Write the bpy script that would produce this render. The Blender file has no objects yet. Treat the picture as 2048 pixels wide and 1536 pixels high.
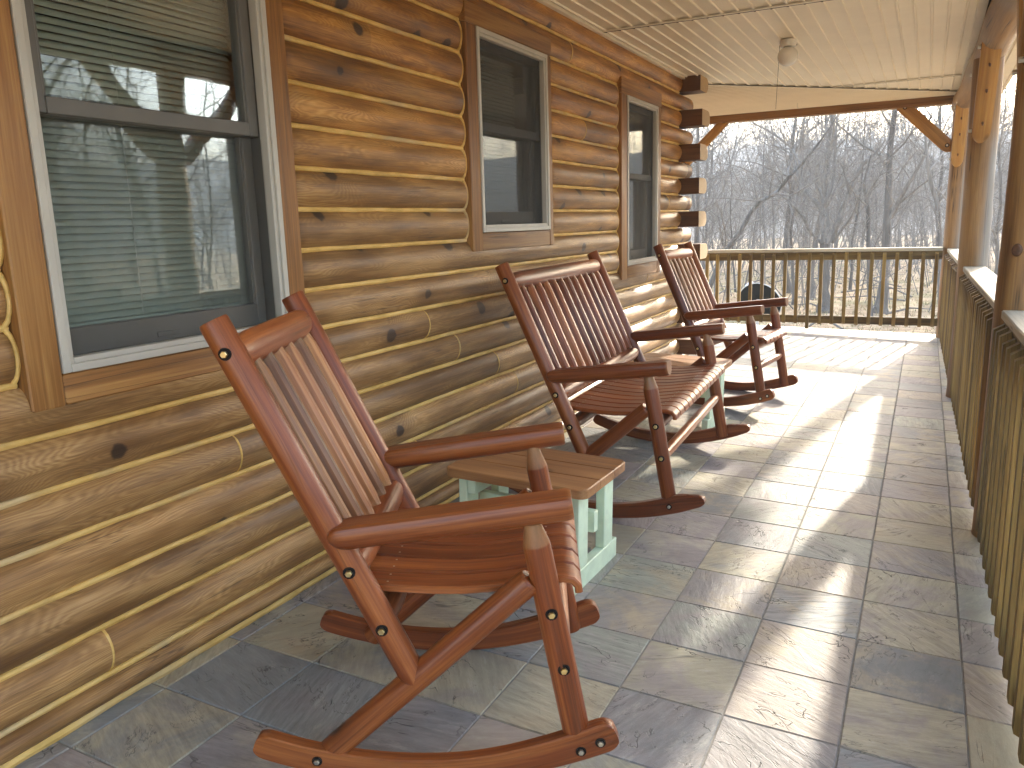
import bpy, math, random
from mathutils import Vector, Matrix, noise as mnoise
R = math.radians
HAZE = 0.0026; SKY = 0.15; SUN = 2.0; EXPO = 3.12
random.seed(7)
scene = bpy.context.scene
COL = scene.collection
SL = 0.0246                      # the slate floor falls away from the house
def fz(x): return -SL * x

# ------------------------------------------------------------------ mesh builder
class MB:
    def __init__(s):
        s.v = []; s.f = []; s.g = []; s.t = []; s.b = []; s.m = []
    def add(s, verts, faces, gv, tone=.5, bare=0., mi=0):
        o = len(s.v)
        s.v += verts; s.g += gv
        s.t += [tone] * len(verts)
        s.b += (bare if isinstance(bare, list) else [bare] * len(verts))
        s.f += [tuple(i + o for i in f) for f in faces]
        s.m += [mi] * len(faces)
    def loft(s, path, prof, rad, up=(0, 0, 1), tone=None, bare=None, caps=True, mi=0, goff=None, twist=0):
        """sweep a closed 2-D profile (unit size) along a path; rad = scale (or pair) per path point"""
        path = [Vector(p) for p in path]; up = Vector(up); n = len(path); k = len(prof)
        if goff is None: goff = (random.uniform(0, 40), random.uniform(0, 9), random.uniform(0, 9))
        if tone is None: tone = random.random()
        V = []; G = []; B = []; L = 0.
        for i, p in enumerate(path):
            t = (path[min(i + 1, n - 1)] - path[max(i - 1, 0)])
            if t.length < 1e-9: t = Vector((0, 0, 1))
            t.normalize()
            a = up.cross(t)
            if a.length < 1e-4: a = Vector((1, 0, 0)).cross(t)
            a.normalize(); b = t.cross(a)
            if i: L += (p - path[i - 1]).length
            r = rad[i] if isinstance(rad, (list, tuple)) else rad
            ra, rb = r if isinstance(r, (list, tuple)) else (r, r)
            for (x, y) in (prof[i] if isinstance(prof[0], list) else prof):
                V.append(tuple(p + a * (x * ra) + b * (y * rb)))
                G.append((L + goff[0], x * ra + goff[1], y * rb + goff[2]))
                B.append(bare[i] if bare else 0.)
        k = len(V) // n
        F = []
        for i in range(n - 1):
            for j in range(k):
                j2 = (j + 1) % k
                F.append((i * k + j, i * k + j2, (i + 1) * k + j2, (i + 1) * k + j))
        if caps:
            F.append(tuple(range(k - 1, -1, -1))); F.append(tuple((n - 1) * k + j for j in range(k)))
        s.add(V, F, G, tone, B, mi)
    def bar(s, p, q, w, h, up=(0, 0, 1), ch=.003, **kw):
        """a straight board with chamfered edges; w across, h along up"""
        c = ch
        W, H = w / 2, h / 2
        pr = [(-W + c, -H), (W - c, -H), (W, -H + c), (W, H - c), (W - c, H), (-W + c, H), (-W, H - c), (-W, -H + c)]
        p = Vector(p); q = Vector(q); d = (q - p).normalized()
        e = 1 - 2 * c / max(w, h)
        s.loft([p, p + d * c, q - d * c, q], pr, [e, 1, 1, e], up, **kw)
    def rod(s, p, q, r, n=14, r2=None, **kw):
        s.loft([p, q], circ(n), [r, r2 if r2 is not None else r], **kw)
    def build(s, name, mat, parent=None, ang=35):
        me = bpy.data.meshes.new(name)
        me.from_pydata(s.v, [], s.f); me.validate(clean_customdata=False)
        a = me.attributes.new('gv', 'FLOAT_VECTOR', 'POINT')
        if len(me.vertices) == len(s.v):
            a.data.foreach_set('vector', [c for g in s.g for c in g])
            a = me.attributes.new('tone', 'FLOAT', 'POINT'); a.data.foreach_set('value', s.t)
            a = me.attributes.new('bare', 'FLOAT', 'POINT'); a.data.foreach_set('value', s.b)
        mats = mat if isinstance(mat, (list, tuple)) else [mat]
        for m in mats: me.materials.append(m)
        if len(mats) > 1 and len(me.polygons) == len(s.m): me.polygons.foreach_set('material_index', s.m)
        if ang:
            me.polygons.foreach_set('use_smooth', [True] * len(me.polygons))
            me.set_sharp_from_angle(angle=R(ang))
        me.update()
        o = bpy.data.objects.new(name, me); COL.objects.link(o)
        if parent: o.parent = parent
        return o
def circ(n, ph=0.): return [(math.cos(2 * math.pi * i / n + ph), math.sin(2 * math.pi * i / n + ph)) for i in range(n)]
def flat_top(n, cut):            # round log flattened on one side (+y)
    return [(x, min(y, cut)) for x, y in circ(n, .001)]
def thing(name, label, cat, loc=(0, 0, 0), rz=0., group=None, tilt=False):
    o = bpy.data.objects.new(name, None); COL.objects.link(o)
    M = Matrix.Translation(Vector(loc)) @ (Matrix.Rotation(SL, 4, 'Y') if tilt else Matrix()) @ Matrix.Rotation(rz, 4, 'Z')
    o.matrix_world = M
    o.empty_display_size = .1
    return tag(o, label, cat, group)
def tag(o, label, cat, group=None, kind=None):
    if label: o['label'] = label
    if cat: o['category'] = cat
    if group: o['group'] = group
    if kind: o['kind'] = kind
    return o
def struct(o): o['kind'] = 'structure'; return o
def label(o, s): o['label'] = s; return o
def copy_tree(o, parent=None):
    c = o.copy(); COL.objects.link(c)
    if parent: c.parent = parent
    for ch in list(o.children): copy_tree(ch, c)
    return c

# ------------------------------------------------------------------ materials
class NT:
    def __init__(s, name):
        s.m = bpy.data.materials.new(name); s.m.use_nodes = True
        s.t = s.m.node_tree; s.t.nodes.clear()
        s.out = s.n('ShaderNodeOutputMaterial'); s.p = s.n('ShaderNodeBsdfPrincipled')
        s.t.links.new(s.p.outputs[0], s.out.inputs[0])
    def n(s, ty, **kw):
        x = s.t.nodes.new(ty)
        for k, v in kw.items(): setattr(x, k, v)
        return x
    def link(s, a, b): s.t.links.new(a, b)
    def inp(s, sock, v):
        if hasattr(v, 'is_output') or isinstance(v, bpy.types.NodeSocket): s.t.links.new(v, sock)
        else: sock.default_value = v
    def attr(s, name, out='Vector'): 
        return s.n('ShaderNodeAttribute', attribute_name=name).outputs[out]
    def math(s, op, a, b=0., c=0., clamp=False):
        x = s.n('ShaderNodeMath', operation=op, use_clamp=clamp)
        s.inp(x.inputs[0], a); s.inp(x.inputs[1], b); s.inp(x.inputs[2], c); return x.outputs[0]
    def mapping(s, vec, scale=(1, 1, 1), loc=(0, 0, 0), rot=(0, 0, 0)):
        x = s.n('ShaderNodeMapping'); s.inp(x.inputs[0], vec); x.inputs[1].default_value = loc
        s.inp(x.inputs[2], rot); x.inputs[3].default_value = scale; return x.outputs[0]
    def noise(s, vec, scale, detail=4., rough=.55, dist=0., dim='3D', out=0):
        x = s.n('ShaderNodeTexNoise', noise_dimensions=dim); s.inp(x.inputs['Vector'], vec)
        x.inputs['Scale'].default_value = scale; x.inputs['Detail'].default_value = detail
        x.inputs['Roughness'].default_value = rough; x.inputs['Distortion'].default_value = dist
        return x.outputs[out]
    def ramp(s, fac, stops, interp='LINEAR'):
        x = s.n('ShaderNodeValToRGB'); s.inp(x.inputs[0], fac); cr = x.color_ramp; cr.interpolation = interp
        while len(cr.elements) > 1: cr.elements.remove(cr.elements[-1])
        for i, (p, c) in enumerate(stops):
            e = cr.elements[0] if i == 0 else cr.elements.new(p)
            e.position = p; e.color = (c, c, c, 1) if isinstance(c, (int, float)) else (*c, 1)
        return x.outputs[0]
    def step(s, v, a, b):           # smooth 0..1 between a and b
        x = s.n('ShaderNodeMapRange', interpolation_type='SMOOTHSTEP'); s.inp(x.inputs[0], v)
        x.inputs[1].default_value = a; x.inputs[2].default_value = b; return x.outputs[0]
    def mix(s, fac, a, b, mode='MIX'):
        x = s.n('ShaderNodeMix', data_type='RGBA', blend_type=mode)
        s.inp(x.inputs[0], fac)
        for i, v in ((6, a), (7, b)):
            if isinstance(v, tuple): x.inputs[i].default_value = (*v, 1) if len(v) == 3 else v
            else: s.inp(x.inputs[i], v)
        return x.outputs[2]
    def val(s, col, v):             # multiply brightness
        x = s.n('ShaderNodeHueSaturation'); s.inp(x.inputs['Color'], col); s.inp(x.inputs['Value'], v); return x.outputs[0]
    def bump(s, h, strength=.3, dist=.002, normal=None):
        x = s.n('ShaderNodeBump'); x.inputs['Strength'].default_value = strength; x.inputs['Distance'].default_value = dist
        s.inp(x.inputs['Height'], h)
        if normal is not None: s.inp(x.inputs['Normal'], normal)
        return x.outputs[0]
    def fin(s, col=None, rough=.5, nrm=None, spec=.5, metal=0., coat=0.):
        p = s.p
        if col is not None: s.inp(p.inputs['Base Color'], (*col, 1) if isinstance(col, tuple) else col)
        s.inp(p.inputs['Roughness'], rough)
        if nrm is not None: s.inp(p.inputs['Normal'], nrm)
        s.inp(p.inputs['Specular IOR Level'], spec); p.inputs['Metallic'].default_value = metal
        p.inputs['Coat Weight'].default_value = coat; p.inputs['Coat Roughness'].default_value = .22
        return s.m

def wood(name, dark, mid, light, bare=(.42, .27, .13), grain=70., rough=.45, spec=.5, coat=0., bump=.25, tonevar=.5, cracks=0., knots=0., big=7.):
    m = NT(name); gv = m.attr('gv')
    a = m.noise(m.mapping(gv, (.09, 1, 1)), big, 3, .6, .8)
    b = m.noise(m.mapping(gv, (.035, 1, 1)), grain, 5, .65, .2)
    c = m.noise(m.mapping(gv, (.02, 1, 1)), grain * 4, 3, .6)
    f = m.math('ADD', m.math('MULTIPLY', a, .50), m.math('ADD', m.math('MULTIPLY', b, .36), m.math('MULTIPLY', c, .22)))
    col = m.ramp(f, [(.39, dark), (.535, mid), (.68, light)])
    tone = m.attr('tone', 'Fac')
    col = m.val(col, m.math('ADD', m.math('MULTIPLY', tone, tonevar), 1 - tonevar / 2))
    h = m.math('ADD', b, m.math('MULTIPLY', c, .5))
    if knots:
        v = m.n('ShaderNodeTexVoronoi', feature='F1', voronoi_dimensions='3D'); m.inp(v.inputs['Vector'], m.mapping(gv, (.6, 1, 1)))
        v.inputs['Scale'].default_value = knots
        sp = m.n('ShaderNodeSeparateColor'); m.link(v.outputs['Color'], sp.inputs[0])
        gate = m.step(sp.outputs[0], .55, .6)
        k = m.math('MULTIPLY', m.math('SUBTRACT', 1., m.step(v.outputs['Distance'], .05, .13)), gate)
        halo = m.math('MULTIPLY', m.math('SUBTRACT', 1., m.step(v.outputs['Distance'], .05, .4)), gate)
        col = m.mix(m.math('MULTIPLY', halo, .35), col, dark)
        col = m.mix(m.math('MULTIPLY', k, .8), col, tuple(x * .3 for x in dark))
    if cracks:
        cn = m.noise(m.mapping(gv, (.018, 1, 1)), 16., 2, .5)
        cm = m.math('SUBTRACT', 1., m.step(m.math('ABSOLUTE', m.math('SUBTRACT', cn, .5)), 0., .017))
        cm = m.math('MULTIPLY', cm, m.step(m.noise(gv, 3., 1), .5, .6))
        col = m.mix(m.math('MULTIPLY', cm, cracks), col, tuple(x * .25 for x in dark))
        h = m.math('SUBTRACT', h, m.math('MULTIPLY', cm, 1.5))
    bc = m.val((lambda q: q)(m.ramp(b, [(.3, tuple(x * .75 for x in bare)), (.7, bare)])), 1.)
    col = m.mix(m.attr('bare', 'Fac'), col, bc)
    rg = m.math('ADD', rough, m.math('MULTIPLY', m.math('SUBTRACT', b, .5), .25))
    return m.fin(col, rg, m.bump(h, bump, .0015), spec, 0., coat)

def plain(name, col, rough=.5, spec=.5, metal=0., var=.15, nscale=9., bump=0., coat=0.):
    m = NT(name); tc = m.n('ShaderNodeTexCoord').outputs['Object']
    n1 = m.noise(tc, nscale, 5, .6)
    c = m.mix(m.step(n1, .3, .7), tuple(x * (1 - var) for x in col), tuple(min(1, x * (1 + var)) for x in col))
    nr = m.bump(m.noise(tc, nscale * 12, 4), bump, .002) if bump else None
    return m.fin(c, rough, nr, spec, metal, coat)

M = {}
M['redwood'] = wood('redwood', (.055, .0135, .005), (.195, .047, .0118), (.385, .128, .032), bare=(.36, .20, .085), grain=40, rough=.36, spec=.38, coat=.0, bump=.3, tonevar=.6, knots=5.5, cracks=.35, big=4.2)
M['slatwood'] = wood('slat_wood', (.085, .029, .010), (.235, .090, .027), (.41, .20, .066), grain=44, rough=.46, coat=.0, bump=.14, tonevar=.75, knots=4., big=5)
M['tabletop'] = wood('table_top_wood', (.16, .062, .021), (.32, .148, .054), (.45, .23, .092), grain=50, rough=.5, bump=.35, tonevar=.3, knots=3, big=8)
M['treated'] = wood('treated_pine', (.06, .034, .009), (.165, .102, .027), (.29, .195, .058), grain=60, rough=.7, spec=.3, bump=.35, tonevar=.75, cracks=.6, big=8)
M['cap'] = wood('rail_cap_wood', (.30, .25, .17), (.45, .39, .28), (.56, .50, .38), grain=60, rough=.75, spec=.3, bump=.5, tonevar=.2, cracks=.8, big=8)
M['beam'] = wood('beam_wood', (.10, .041, .012), (.20, .092, .029), (.28, .142, .05), grain=40, rough=.55, spec=.4, bump=.3, tonevar=.3, cracks=.5, big=5)
M['post'] = wood('peeled_log', (.105, .047, .013), (.245, .128, .040), (.38, .225, .085), bare=(.27, .25, .21), grain=34, rough=.55, spec=.4, bump=.6, tonevar=.2, cracks=.9, knots=2.6, big=5)
M['brace'] = wood('brace_wood', (.19, .085, .016), (.345, .17, .038), (.44, .25, .07), grain=34, rough=.45, spec=.5, bump=.2, tonevar=.2, knots=3.2, cracks=.3, big=5)
M['casing'] = wood('casing_wood', (.085, .034, .009), (.245, .108, .027), (.43, .235, .07), grain=34, rough=.5, bump=.4, tonevar=.5, cracks=.5, knots=2.6, big=4.5)
M['logend'] = wood('log_end_wood', (.055, .020, .006), (.105, .042, .013), (.17, .075, .026), bare=(.50, .34, .17), grain=45, rough=.6, bump=.4, tonevar=.3, cracks=.5, big=7)
M['bark'] = wood('grey_bark', (.055, .046, .038), (.125, .108, .09), (.21, .188, .16), grain=26, rough=.9, spec=.2, bump=.8, tonevar=.6, big=5)
M['twig'] = wood('twig_bark', (.10, .087, .072), (.19, .168, .142), (.29, .26, .222), grain=26, rough=.9, spec=.2, bump=0., tonevar=.6)
M['mint'] = plain('mint_paint', (.60, .725, .53), .55, .4, var=.09, nscale=14, bump=.12)
M['vinyl'] = plain('cream_vinyl', (.78, .705, .56), .42, .4, var=.03, nscale=3)
M['trimv'] = plain('cream_trim', (.74, .68, .55), .45, .4, var=.04, nscale=3)
M['frame'] = plain('window_frame_almond', (.47, .445, .38), .45, .5, var=.05, nscale=5)
M['sash'] = plain('window_sash_taupe', (.115, .108, .092), .45, .5, var=.06, nscale=5)
M['blind'] = plain('blind_slat', (.37, .40, .345), .5, .4, var=.05, nscale=3)
M['cord'] = plain('blind_cord', (.5, .5, .45), .8, .2, var=.05)
M['dark'] = plain('dark_recess', (.012, .009, .007), .8, .2, var=.2)
M['room'] = plain('room_paint', (.25, .24, .22), .9, .2, var=.05)
M['brass'] = plain('brass_bolt', (.72, .55, .25), .28, .5, 1., var=.1)
M['steel'] = plain('steel_bolt', (.6, .57, .5), .3, .5, 1., var=.1)
M['opal'] = plain('opal_glass', (.80, .78, .72), .18, .5, var=.02)
M['white'] = plain('white_enamel', (.72, .70, .64), .4, .5, var=.03)
M['dish'] = plain('dish_back', (.003, .0045, .004), .85, .1, var=.2)
M['dishrim'] = plain('dish_rim', (.62, .64, .64), .4, .5, var=.05)
M['shingle'] = plain('roof_shingle', (.10, .09, .08), .9, .2, var=.3, nscale=30)
M['stonelip'] = plain('stone_lip', (.52, .49, .43), .7, .3, var=.15, nscale=12, bump=.3)

def chink_mat():
    m = NT('chinking'); tc = m.n('ShaderNodeTexCoord').outputs['Object']
    n1 = m.noise(m.mapping(tc, (1, .3, 1)), 30, 5, .6); n2 = m.noise(tc, 2.2, 3)
    c = m.ramp(n1, [(.3, (.50, .31, .075)), (.55, (.70, .46, .14)), (.75, (.77, .54, .21))])
    c = m.mix(m.math('MULTIPLY', m.step(n2, .52, .7), .5), c, (.46, .39, .28))
    return m.fin(c, .6, m.bump(m.noise(tc, 60, 4), .4, .003), .4)
M['chink'] = chink_mat()

def log_mat():
    m = NT('wall_log'); gv = m.attr('gv')           # gv = (along the wall, height, depth)
    sx = m.n('ShaderNodeSeparateXYZ'); m.link(gv, sx.inputs[0]); Y, Z = sx.outputs[0], sx.outputs[1]
    tone = m.attr('tone', 'Fac')
    # knots
    v = m.n('ShaderNodeTexVoronoi', feature='F1', voronoi_dimensions='2D'); m.inp(v.inputs['Vector'], m.mapping(gv, (.85, 1, 1)))
    v.inputs['Scale'].default_value = 3.1
    sp = m.n('ShaderNodeSeparateColor'); m.link(v.outputs['Color'], sp.inputs[0])
    gate = m.step(sp.outputs[0], .30, .32)
    d = m.math('ADD', v.outputs['Distance'], m.math('MULTIPLY', m.math('SUBTRACT', m.noise(gv, 40, 3), .5), .05))
    d = m.math('SUBTRACT', d, m.math('MULTIPLY', m.math('SUBTRACT', sp.outputs[1], .5), .05))
    knot = m.math('MULTIPLY', m.math('SUBTRACT', 1., m.step(d, .055, .09)), gate)
    halo = m.math('MULTIPLY', m.math('SUBTRACT', 1., m.step(v.outputs['Distance'], .03, .42)), gate)
    # cathedral grain: lines of constant (height + slow drift), bent round the knots
    drift = m.noise(m.mapping(gv, (.5, 2.2, 0), (0, 0, 0)), 1.7, 2, .5)
    off = m.math('MULTIPLY', tone, 37.)
    cv = m.n('ShaderNodeCombineXYZ'); m.inp(cv.inputs[0], m.math('MULTIPLY', Y, .75)); m.inp(cv.inputs[1], m.math('MULTIPLY', Z, 4.)); m.inp(cv.inputs[2], off)
    drift = m.noise(cv.outputs[0], 1.5, 2, .5)
    s = m.math('ADD', m.math('MULTIPLY', Z, .8), m.math('ADD', m.math('MULTIPLY', drift, .55), m.math('MULTIPLY', halo, .05)))
    cv2 = m.n('ShaderNodeCombineXYZ'); m.inp(cv2.inputs[0], m.math('MULTIPLY', Y, 6.)); m.inp(cv2.inputs[1], m.math('MULTIPLY', Z, 60.)); m.inp(cv2.inputs[2], off)
    wob = m.noise(cv2.outputs[0], 1., 3, .6)
    ring = m.math('SINE', m.math('ADD', m.math('MULTIPLY', s, 620.), m.math('MULTIPLY', wob, 7.)))
    ring = m.math('ADD', m.math('MULTIPLY', ring, .5), .5)
    cv3 = m.n('ShaderNodeCombineXYZ'); m.inp(cv3.inputs[0], m.math('MULTIPLY', Y, 1.6)); m.inp(cv3.inputs[1], m.math('MULTIPLY', Z, 12.)); m.inp(cv3.inputs[2], off)
    patch = m.noise(cv3.outputs[0], 1., 4, .62)
    cv4 = m.n('ShaderNodeCombineXYZ'); m.inp(cv4.inputs[0], m.math('MULTIPLY', Y, 5.)); m.inp(cv4.inputs[1], m.math('MULTIPLY', Z, 260.)); m.inp(cv4.inputs[2], off)
    fine = m.noise(cv4.outputs[0], 1., 4, .65)
    rm = m.step(patch, .4, .62)
    f = m.math('ADD', m.math('MULTIPLY', patch, .56), m.math('ADD', m.math('MULTIPLY', fine, .34), m.math('MULTIPLY', m.math('MULTIPLY', ring, rm), .095)))
    low = m.ramp(f, [(.31, (.13, .06, .019)), (.47, (.29, .155, .054)), (.58, (.43, .25, .095)), (.68, (.54, .34, .15))])
    high = m.ramp(f, [(.33, (.15, .052, .010)), (.48, (.365, .160, .033)), (.58, (.50, .25, .06)), (.68, (.58, .33, .10))])
    # the stain stayed fresher under the porch ceiling
    prot = m.step(m.math('ADD', Z, m.math('MULTIPLY', m.math('SUBTRACT', patch, .5), .9)), 1.1, 2.3)
    col = m.mix(prot, low, high)
    col = m.val(col, m.math('ADD', m.math('MULTIPLY', tone, .36), .82))
    # dark weather streaks and knots
    cv5 = m.n('ShaderNodeCombineXYZ'); m.inp(cv5.inputs[0], m.math('MULTIPLY', Y, .9)); m.inp(cv5.inputs[1], m.math('MULTIPLY', Z, 7.)); m.inp(cv5.inputs[2], m.math('ADD', off, 4.))
    st = m.noise(cv5.outputs[0], 1.5, 5, .7)
    col = m.mix(m.math('MULTIPLY', m.step(st, .50, .70), .50), col, (.085, .041, .019))
    # checks
    cv6 = m.n('ShaderNodeCombineXYZ'); m.inp(cv6.inputs[0], m.math('MULTIPLY', Y, .7)); m.inp(cv6.inputs[1], m.math('MULTIPLY', Z, 26.)); m.inp(cv6.inputs[2], off)
    cn = m.noise(cv6.outputs[0], 1., 3, .55)
    chk = m.math('SUBTRACT', 1., m.step(m.math('ABSOLUTE', m.math('SUBTRACT', cn, .5)), 0., .010))
    chk = m.math('MULTIPLY', chk, m.step(m.noise(gv, 2.3, 1), .5, .6))
    col = m.mix(m.math('MULTIPLY', chk, .6), col, (.04, .018, .008))
    col = m.mix(m.math('MULTIPLY', halo, .42), col, (.10, .045, .018))
    col = m.mix(m.math('MULTIPLY', knot, .88), col, (.022, .012, .009))
    h = m.math('SUBTRACT', m.math('ADD', m.math('MULTIPLY', fine, .6), m.math('MULTIPLY', ring, m.math('MULTIPLY', rm, .5))), m.math('MULTIPLY', chk, 1.2))
    und = m.noise(cv3.outputs[0], .8, 2)
    nb = m.bump(und, .35, .02)
    return m.fin(col, m.math('ADD', .34, m.math('MULTIPLY', patch, .28)), m.bump(h, .35, .0022, nb), .45)
M['log'] = log_mat()

def slate_mat():
    m = NT('slate_tile'); g = m.attr('gv'); rnd = m.attr('rnd')
    sr = m.n('ShaderNodeSeparateXYZ'); m.link(rnd, sr.inputs[0])
    # every tile its own direction of cleft
    cb = m.n('ShaderNodeCombineXYZ'); m.inp(cb.inputs[2], m.math('MULTIPLY', sr.outputs[1], 6.28))
    off = m.n('ShaderNodeVectorMath', operation='SCALE'); m.link(rnd, off.inputs[0]); off.inputs[3].default_value = 57.
    ad = m.n('ShaderNodeVectorMath', operation='ADD'); m.link(g, ad.inputs[0]); m.link(off.outputs[0], ad.inputs[1])
    rv = m.n('ShaderNodeMapping'); m.link(ad.outputs[0], rv.inputs[0]); m.link(cb.outputs[0], rv.inputs[2])
    P = rv.outputs[0]; Q = m.mapping(P, (1., .32, 1.))
    big = m.noise(Q, 7., 4, .55, .6); fine = m.noise(Q, 42., 6, .7, .5); dust = m.noise(P, 5., 5, .65, .5)
    base = m.ramp(sr.outputs[0], [(0., (.22, .23, .24)), (.14, (.42, .375, .255)), (.28, (.30, .275, .275)), (.42, (.315, .33, .285)), (.56, (.39, .32, .27)), (.68, (.275, .29, .30)), (.80, (.46, .40, .27)), (.9, (.33, .29, .30)), (1., (.40, .40, .37))], 'CONSTANT')
    stain = m.ramp(sr.outputs[2], [(0., (.46, .36, .22)), (.25, (.33, .28, .28)), (.5, (.25, .27, .28)), (.75, (.50, .45, .33)), (1., (.36, .29, .24))], 'CONSTANT')
    col = m.mix(m.math('MULTIPLY', m.step(dust, .42, .68), .75), base, stain)
    col = m.mix(m.math('MULTIPLY', m.step(m.noise(P, 3.1, 4, .6, 1.), .48, .68), .5), col, (.27, .235, .245))
    stk = m.noise(m.mapping(P, (1., .12, 1.)), 60., 4, .7, .3)
    col = m.val(col, m.math('ADD', .02, m.math('ADD', m.math('MULTIPLY', m.math('ADD', big, fine), .50), m.math('MULTIPLY', m.math('ADD', m.math('MULTIPLY', m.math('SUBTRACT', stk, .5), m.math('ADD', .25, m.math('MULTIPLY', sr.outputs[1], 1.1))), .5), .90))))
    lay = m.noise(Q, 3.2, 6, .62, .9)
    ph = m.math('MULTIPLY', lay, 10.); fr = m.math('FRACT', ph)
    edge = m.math('SUBTRACT', 1., m.step(fr, .0, .09))
    gate = m.step(m.noise(P, 5.5, 2), .47, .56)
    edge = m.math('MULTIPLY', edge, gate)
    col = m.mix(m.math('MULTIPLY', edge, .62), col, (.055, .05, .05))
    crn = m.noise(m.mapping(P, (1, .6, 1)), 4.3, 4, .6, 1.2)
    crk = m.math('MULTIPLY', m.math('SUBTRACT', 1., m.step(m.math('ABSOLUTE', m.math('SUBTRACT', crn, .56)), 0., .006)), m.step(m.noise(P, 4., 2), .52, .58))
    col = m.mix(m.math('MULTIPLY', crk, .75), col, (.03, .028, .028))
    sc = m.math('MULTIPLY', m.step(m.noise(Q, 19., 5, .75), .56, .72), .38)
    col = m.mix(sc, col, (.56, .53, .46))
    hs = m.n('ShaderNodeHueSaturation'); m.link(col, hs.inputs['Color']); hs.inputs['Saturation'].default_value = .78; hs.inputs['Value'].default_value = .94; col = m.mix(1., hs.outputs[0], (1.0, 1., .945), 'MULTIPLY')
    h = m.math('ADD', m.math('MULTIPLY', m.math('FLOOR', ph), .20), m.math('ADD', m.math('MULTIPLY', big, 1.5), m.math('ADD', m.math('MULTIPLY', fine, .55), m.math('MULTIPLY', stk, .3))))
    h = m.math('SUBTRACT', h, m.math('ADD', m.math('MULTIPLY', edge, .3), m.math('MULTIPLY', crk, .8)))
    rough = m.math('ADD', .40, m.math('MULTIPLY', fine, .34))
    return m.fin(col, rough, m.bump(h, .85, .005), .3)
M['slate'] = slate_mat()
M['grout'] = plain('grout', (.25, .24, .215), .9, .2, var=.2, nscale=14, bump=.4)

def ground_mat():
    m = NT('leaf_litter'); tc = m.n('ShaderNodeTexCoord').outputs['Object']
    a = m.noise(tc, .28, 5, .6); b = m.noise(tc, 2.6, 6, .7); c = m.noise(tc, 16, 4, .7)
    col = m.ramp(b, [(.3, (.24, .15, .085)), (.46, (.38, .265, .16)), (.58, (.50, .37, .225)), (.72, (.56, .445, .28))])
    col = m.mix(m.math('MULTIPLY', m.step(a, .5, .66), .55), col, (.21, .215, .085))
    col = m.mix(m.math('MULTIPLY', m.step(c, .56, .68), .5), col, (.12, .08, .05))
    return m.fin(col, .95, m.bump(m.math('ADD', b, c), .9, .08), .15)
M['ground'] = ground_mat()
def hill_mat():
    m = NT('wooded_hill'); tc = m.n('ShaderNodeTexCoord').outputs['Object']
    b = m.noise(tc, .09, 6, .7); c = m.noise(m.mapping(tc, (1, 1, .25)), .6, 5, .7)
    col = m.ramp(m.math('ADD', m.math('MULTIPLY', b, .5), m.math('MULTIPLY', c, .5)), [(.35, (.12, .11, .10)), (.5, (.20, .182, .163)), (.65, (.28, .252, .22))])
    return m.fin(col, .95, m.bump(c, 1., 1.5), .1)
M['hill'] = hill_mat()
def grass_mat():
    m = NT('dry_grass'); c = m.ramp(m.attr('tone', 'Fac'), [(0, (.13, .14, .045)), (.5, (.33, .27, .13)), (1, (.45, .34, .18))])
    return m.fin(c, .8, None, .2)
M['grass'] = grass_mat()
def glass_mat(name, tint, gl=1.):
    m = NT(name); t = m.t; t.nodes.remove(m.p)
    tr = m.n('ShaderNodeBsdfTransparent'); tr.inputs[0].default_value = (*tint, 1)
    g = m.n('ShaderNodeBsdfGlossy'); g.inputs['Roughness'].default_value = .015; g.inputs[0].default_value = (.95, .97, 1, 1)
    tc = m.n('ShaderNodeTexCoord').outputs['Object']
    nb = m.bump(m.noise(tc, 2.2, 2), .06, .02); m.link(nb, g.inputs['Normal'])
    fr = m.n('ShaderNodeFresnel'); fr.inputs[0].default_value = 1.5
    f2 = m.math('MINIMUM', m.math('MULTIPLY', fr.outputs[0], .46 * gl), 1.)
    mx = m.n('ShaderNodeMixShader'); m.link(f2, mx.inputs[0]); m.link(tr.outputs[0], mx.inputs[1]); m.link(g.outputs[0], mx.inputs[2])
    m.link(mx.outputs[0], m.out.inputs[0]); return m.m
M['glass'] = glass_mat('window_glass', (.95, .975, .96))
def screen_mat(k=.34):
    m = NT('insect_screen'); t = m.t
    tr = m.n('ShaderNodeBsdfTransparent'); tr.inputs[0].default_value = (1, 1, 1, 1)
    m.fin((.055, .056, .052), .7, None, .3)
    mx = m.n('ShaderNodeMixShader'); mx.inputs[0].default_value = k
    m.link(tr.outputs[0], mx.inputs[1]); m.link(m.p.outputs[0], mx.inputs[2]); m.link(mx.outputs[0], m.out.inputs[0]); return m.m
M['screen'] = screen_mat()
M['screen_thin'] = screen_mat(.10)

# ------------------------------------------------------------------ porch floor
MB0 = MB
floor = MB(); RND = []
T = .305
rt = random.Random(3)
def tile(x0, x1, y0, y1):
    g = .0022; x0 += g; x1 -= g; y0 += g; y1 -= g; c = .0022
    lift = rt.uniform(0, .0012); tx = rt.uniform(-.0035, .0035); ty = rt.uniform(-.0035, .0035)
    xm, ym = (x0 + x1) / 2, (y0 + y1) / 2
    def P(x, y, d): return (x, y, fz(x) + lift - d + tx * (x - xm) + ty * (y - ym))
    n = 4
    V = [P(x0, y0, .004), P(x1, y0, .004), P(x1, y1, .004), P(x0, y1, .004),
         P(x0 + c, y0 + c, 0), P(x1 - c, y0 + c, 0), P(x1 - c, y1 - c, 0), P(x0 + c, y1 - c, 0)]
    F = [(4, 5, 6, 7), (0, 1, 5, 4), (1, 2, 6, 5), (2, 3, 7, 6), (3, 0, 4, 7)]
    floor.add(V, F, [(p[0], p[1], 0) for p in V]); r3 = (rt.random(), rt.random(), rt.random()); RND.extend([r3] * 8)
YE = 7.56
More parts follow.
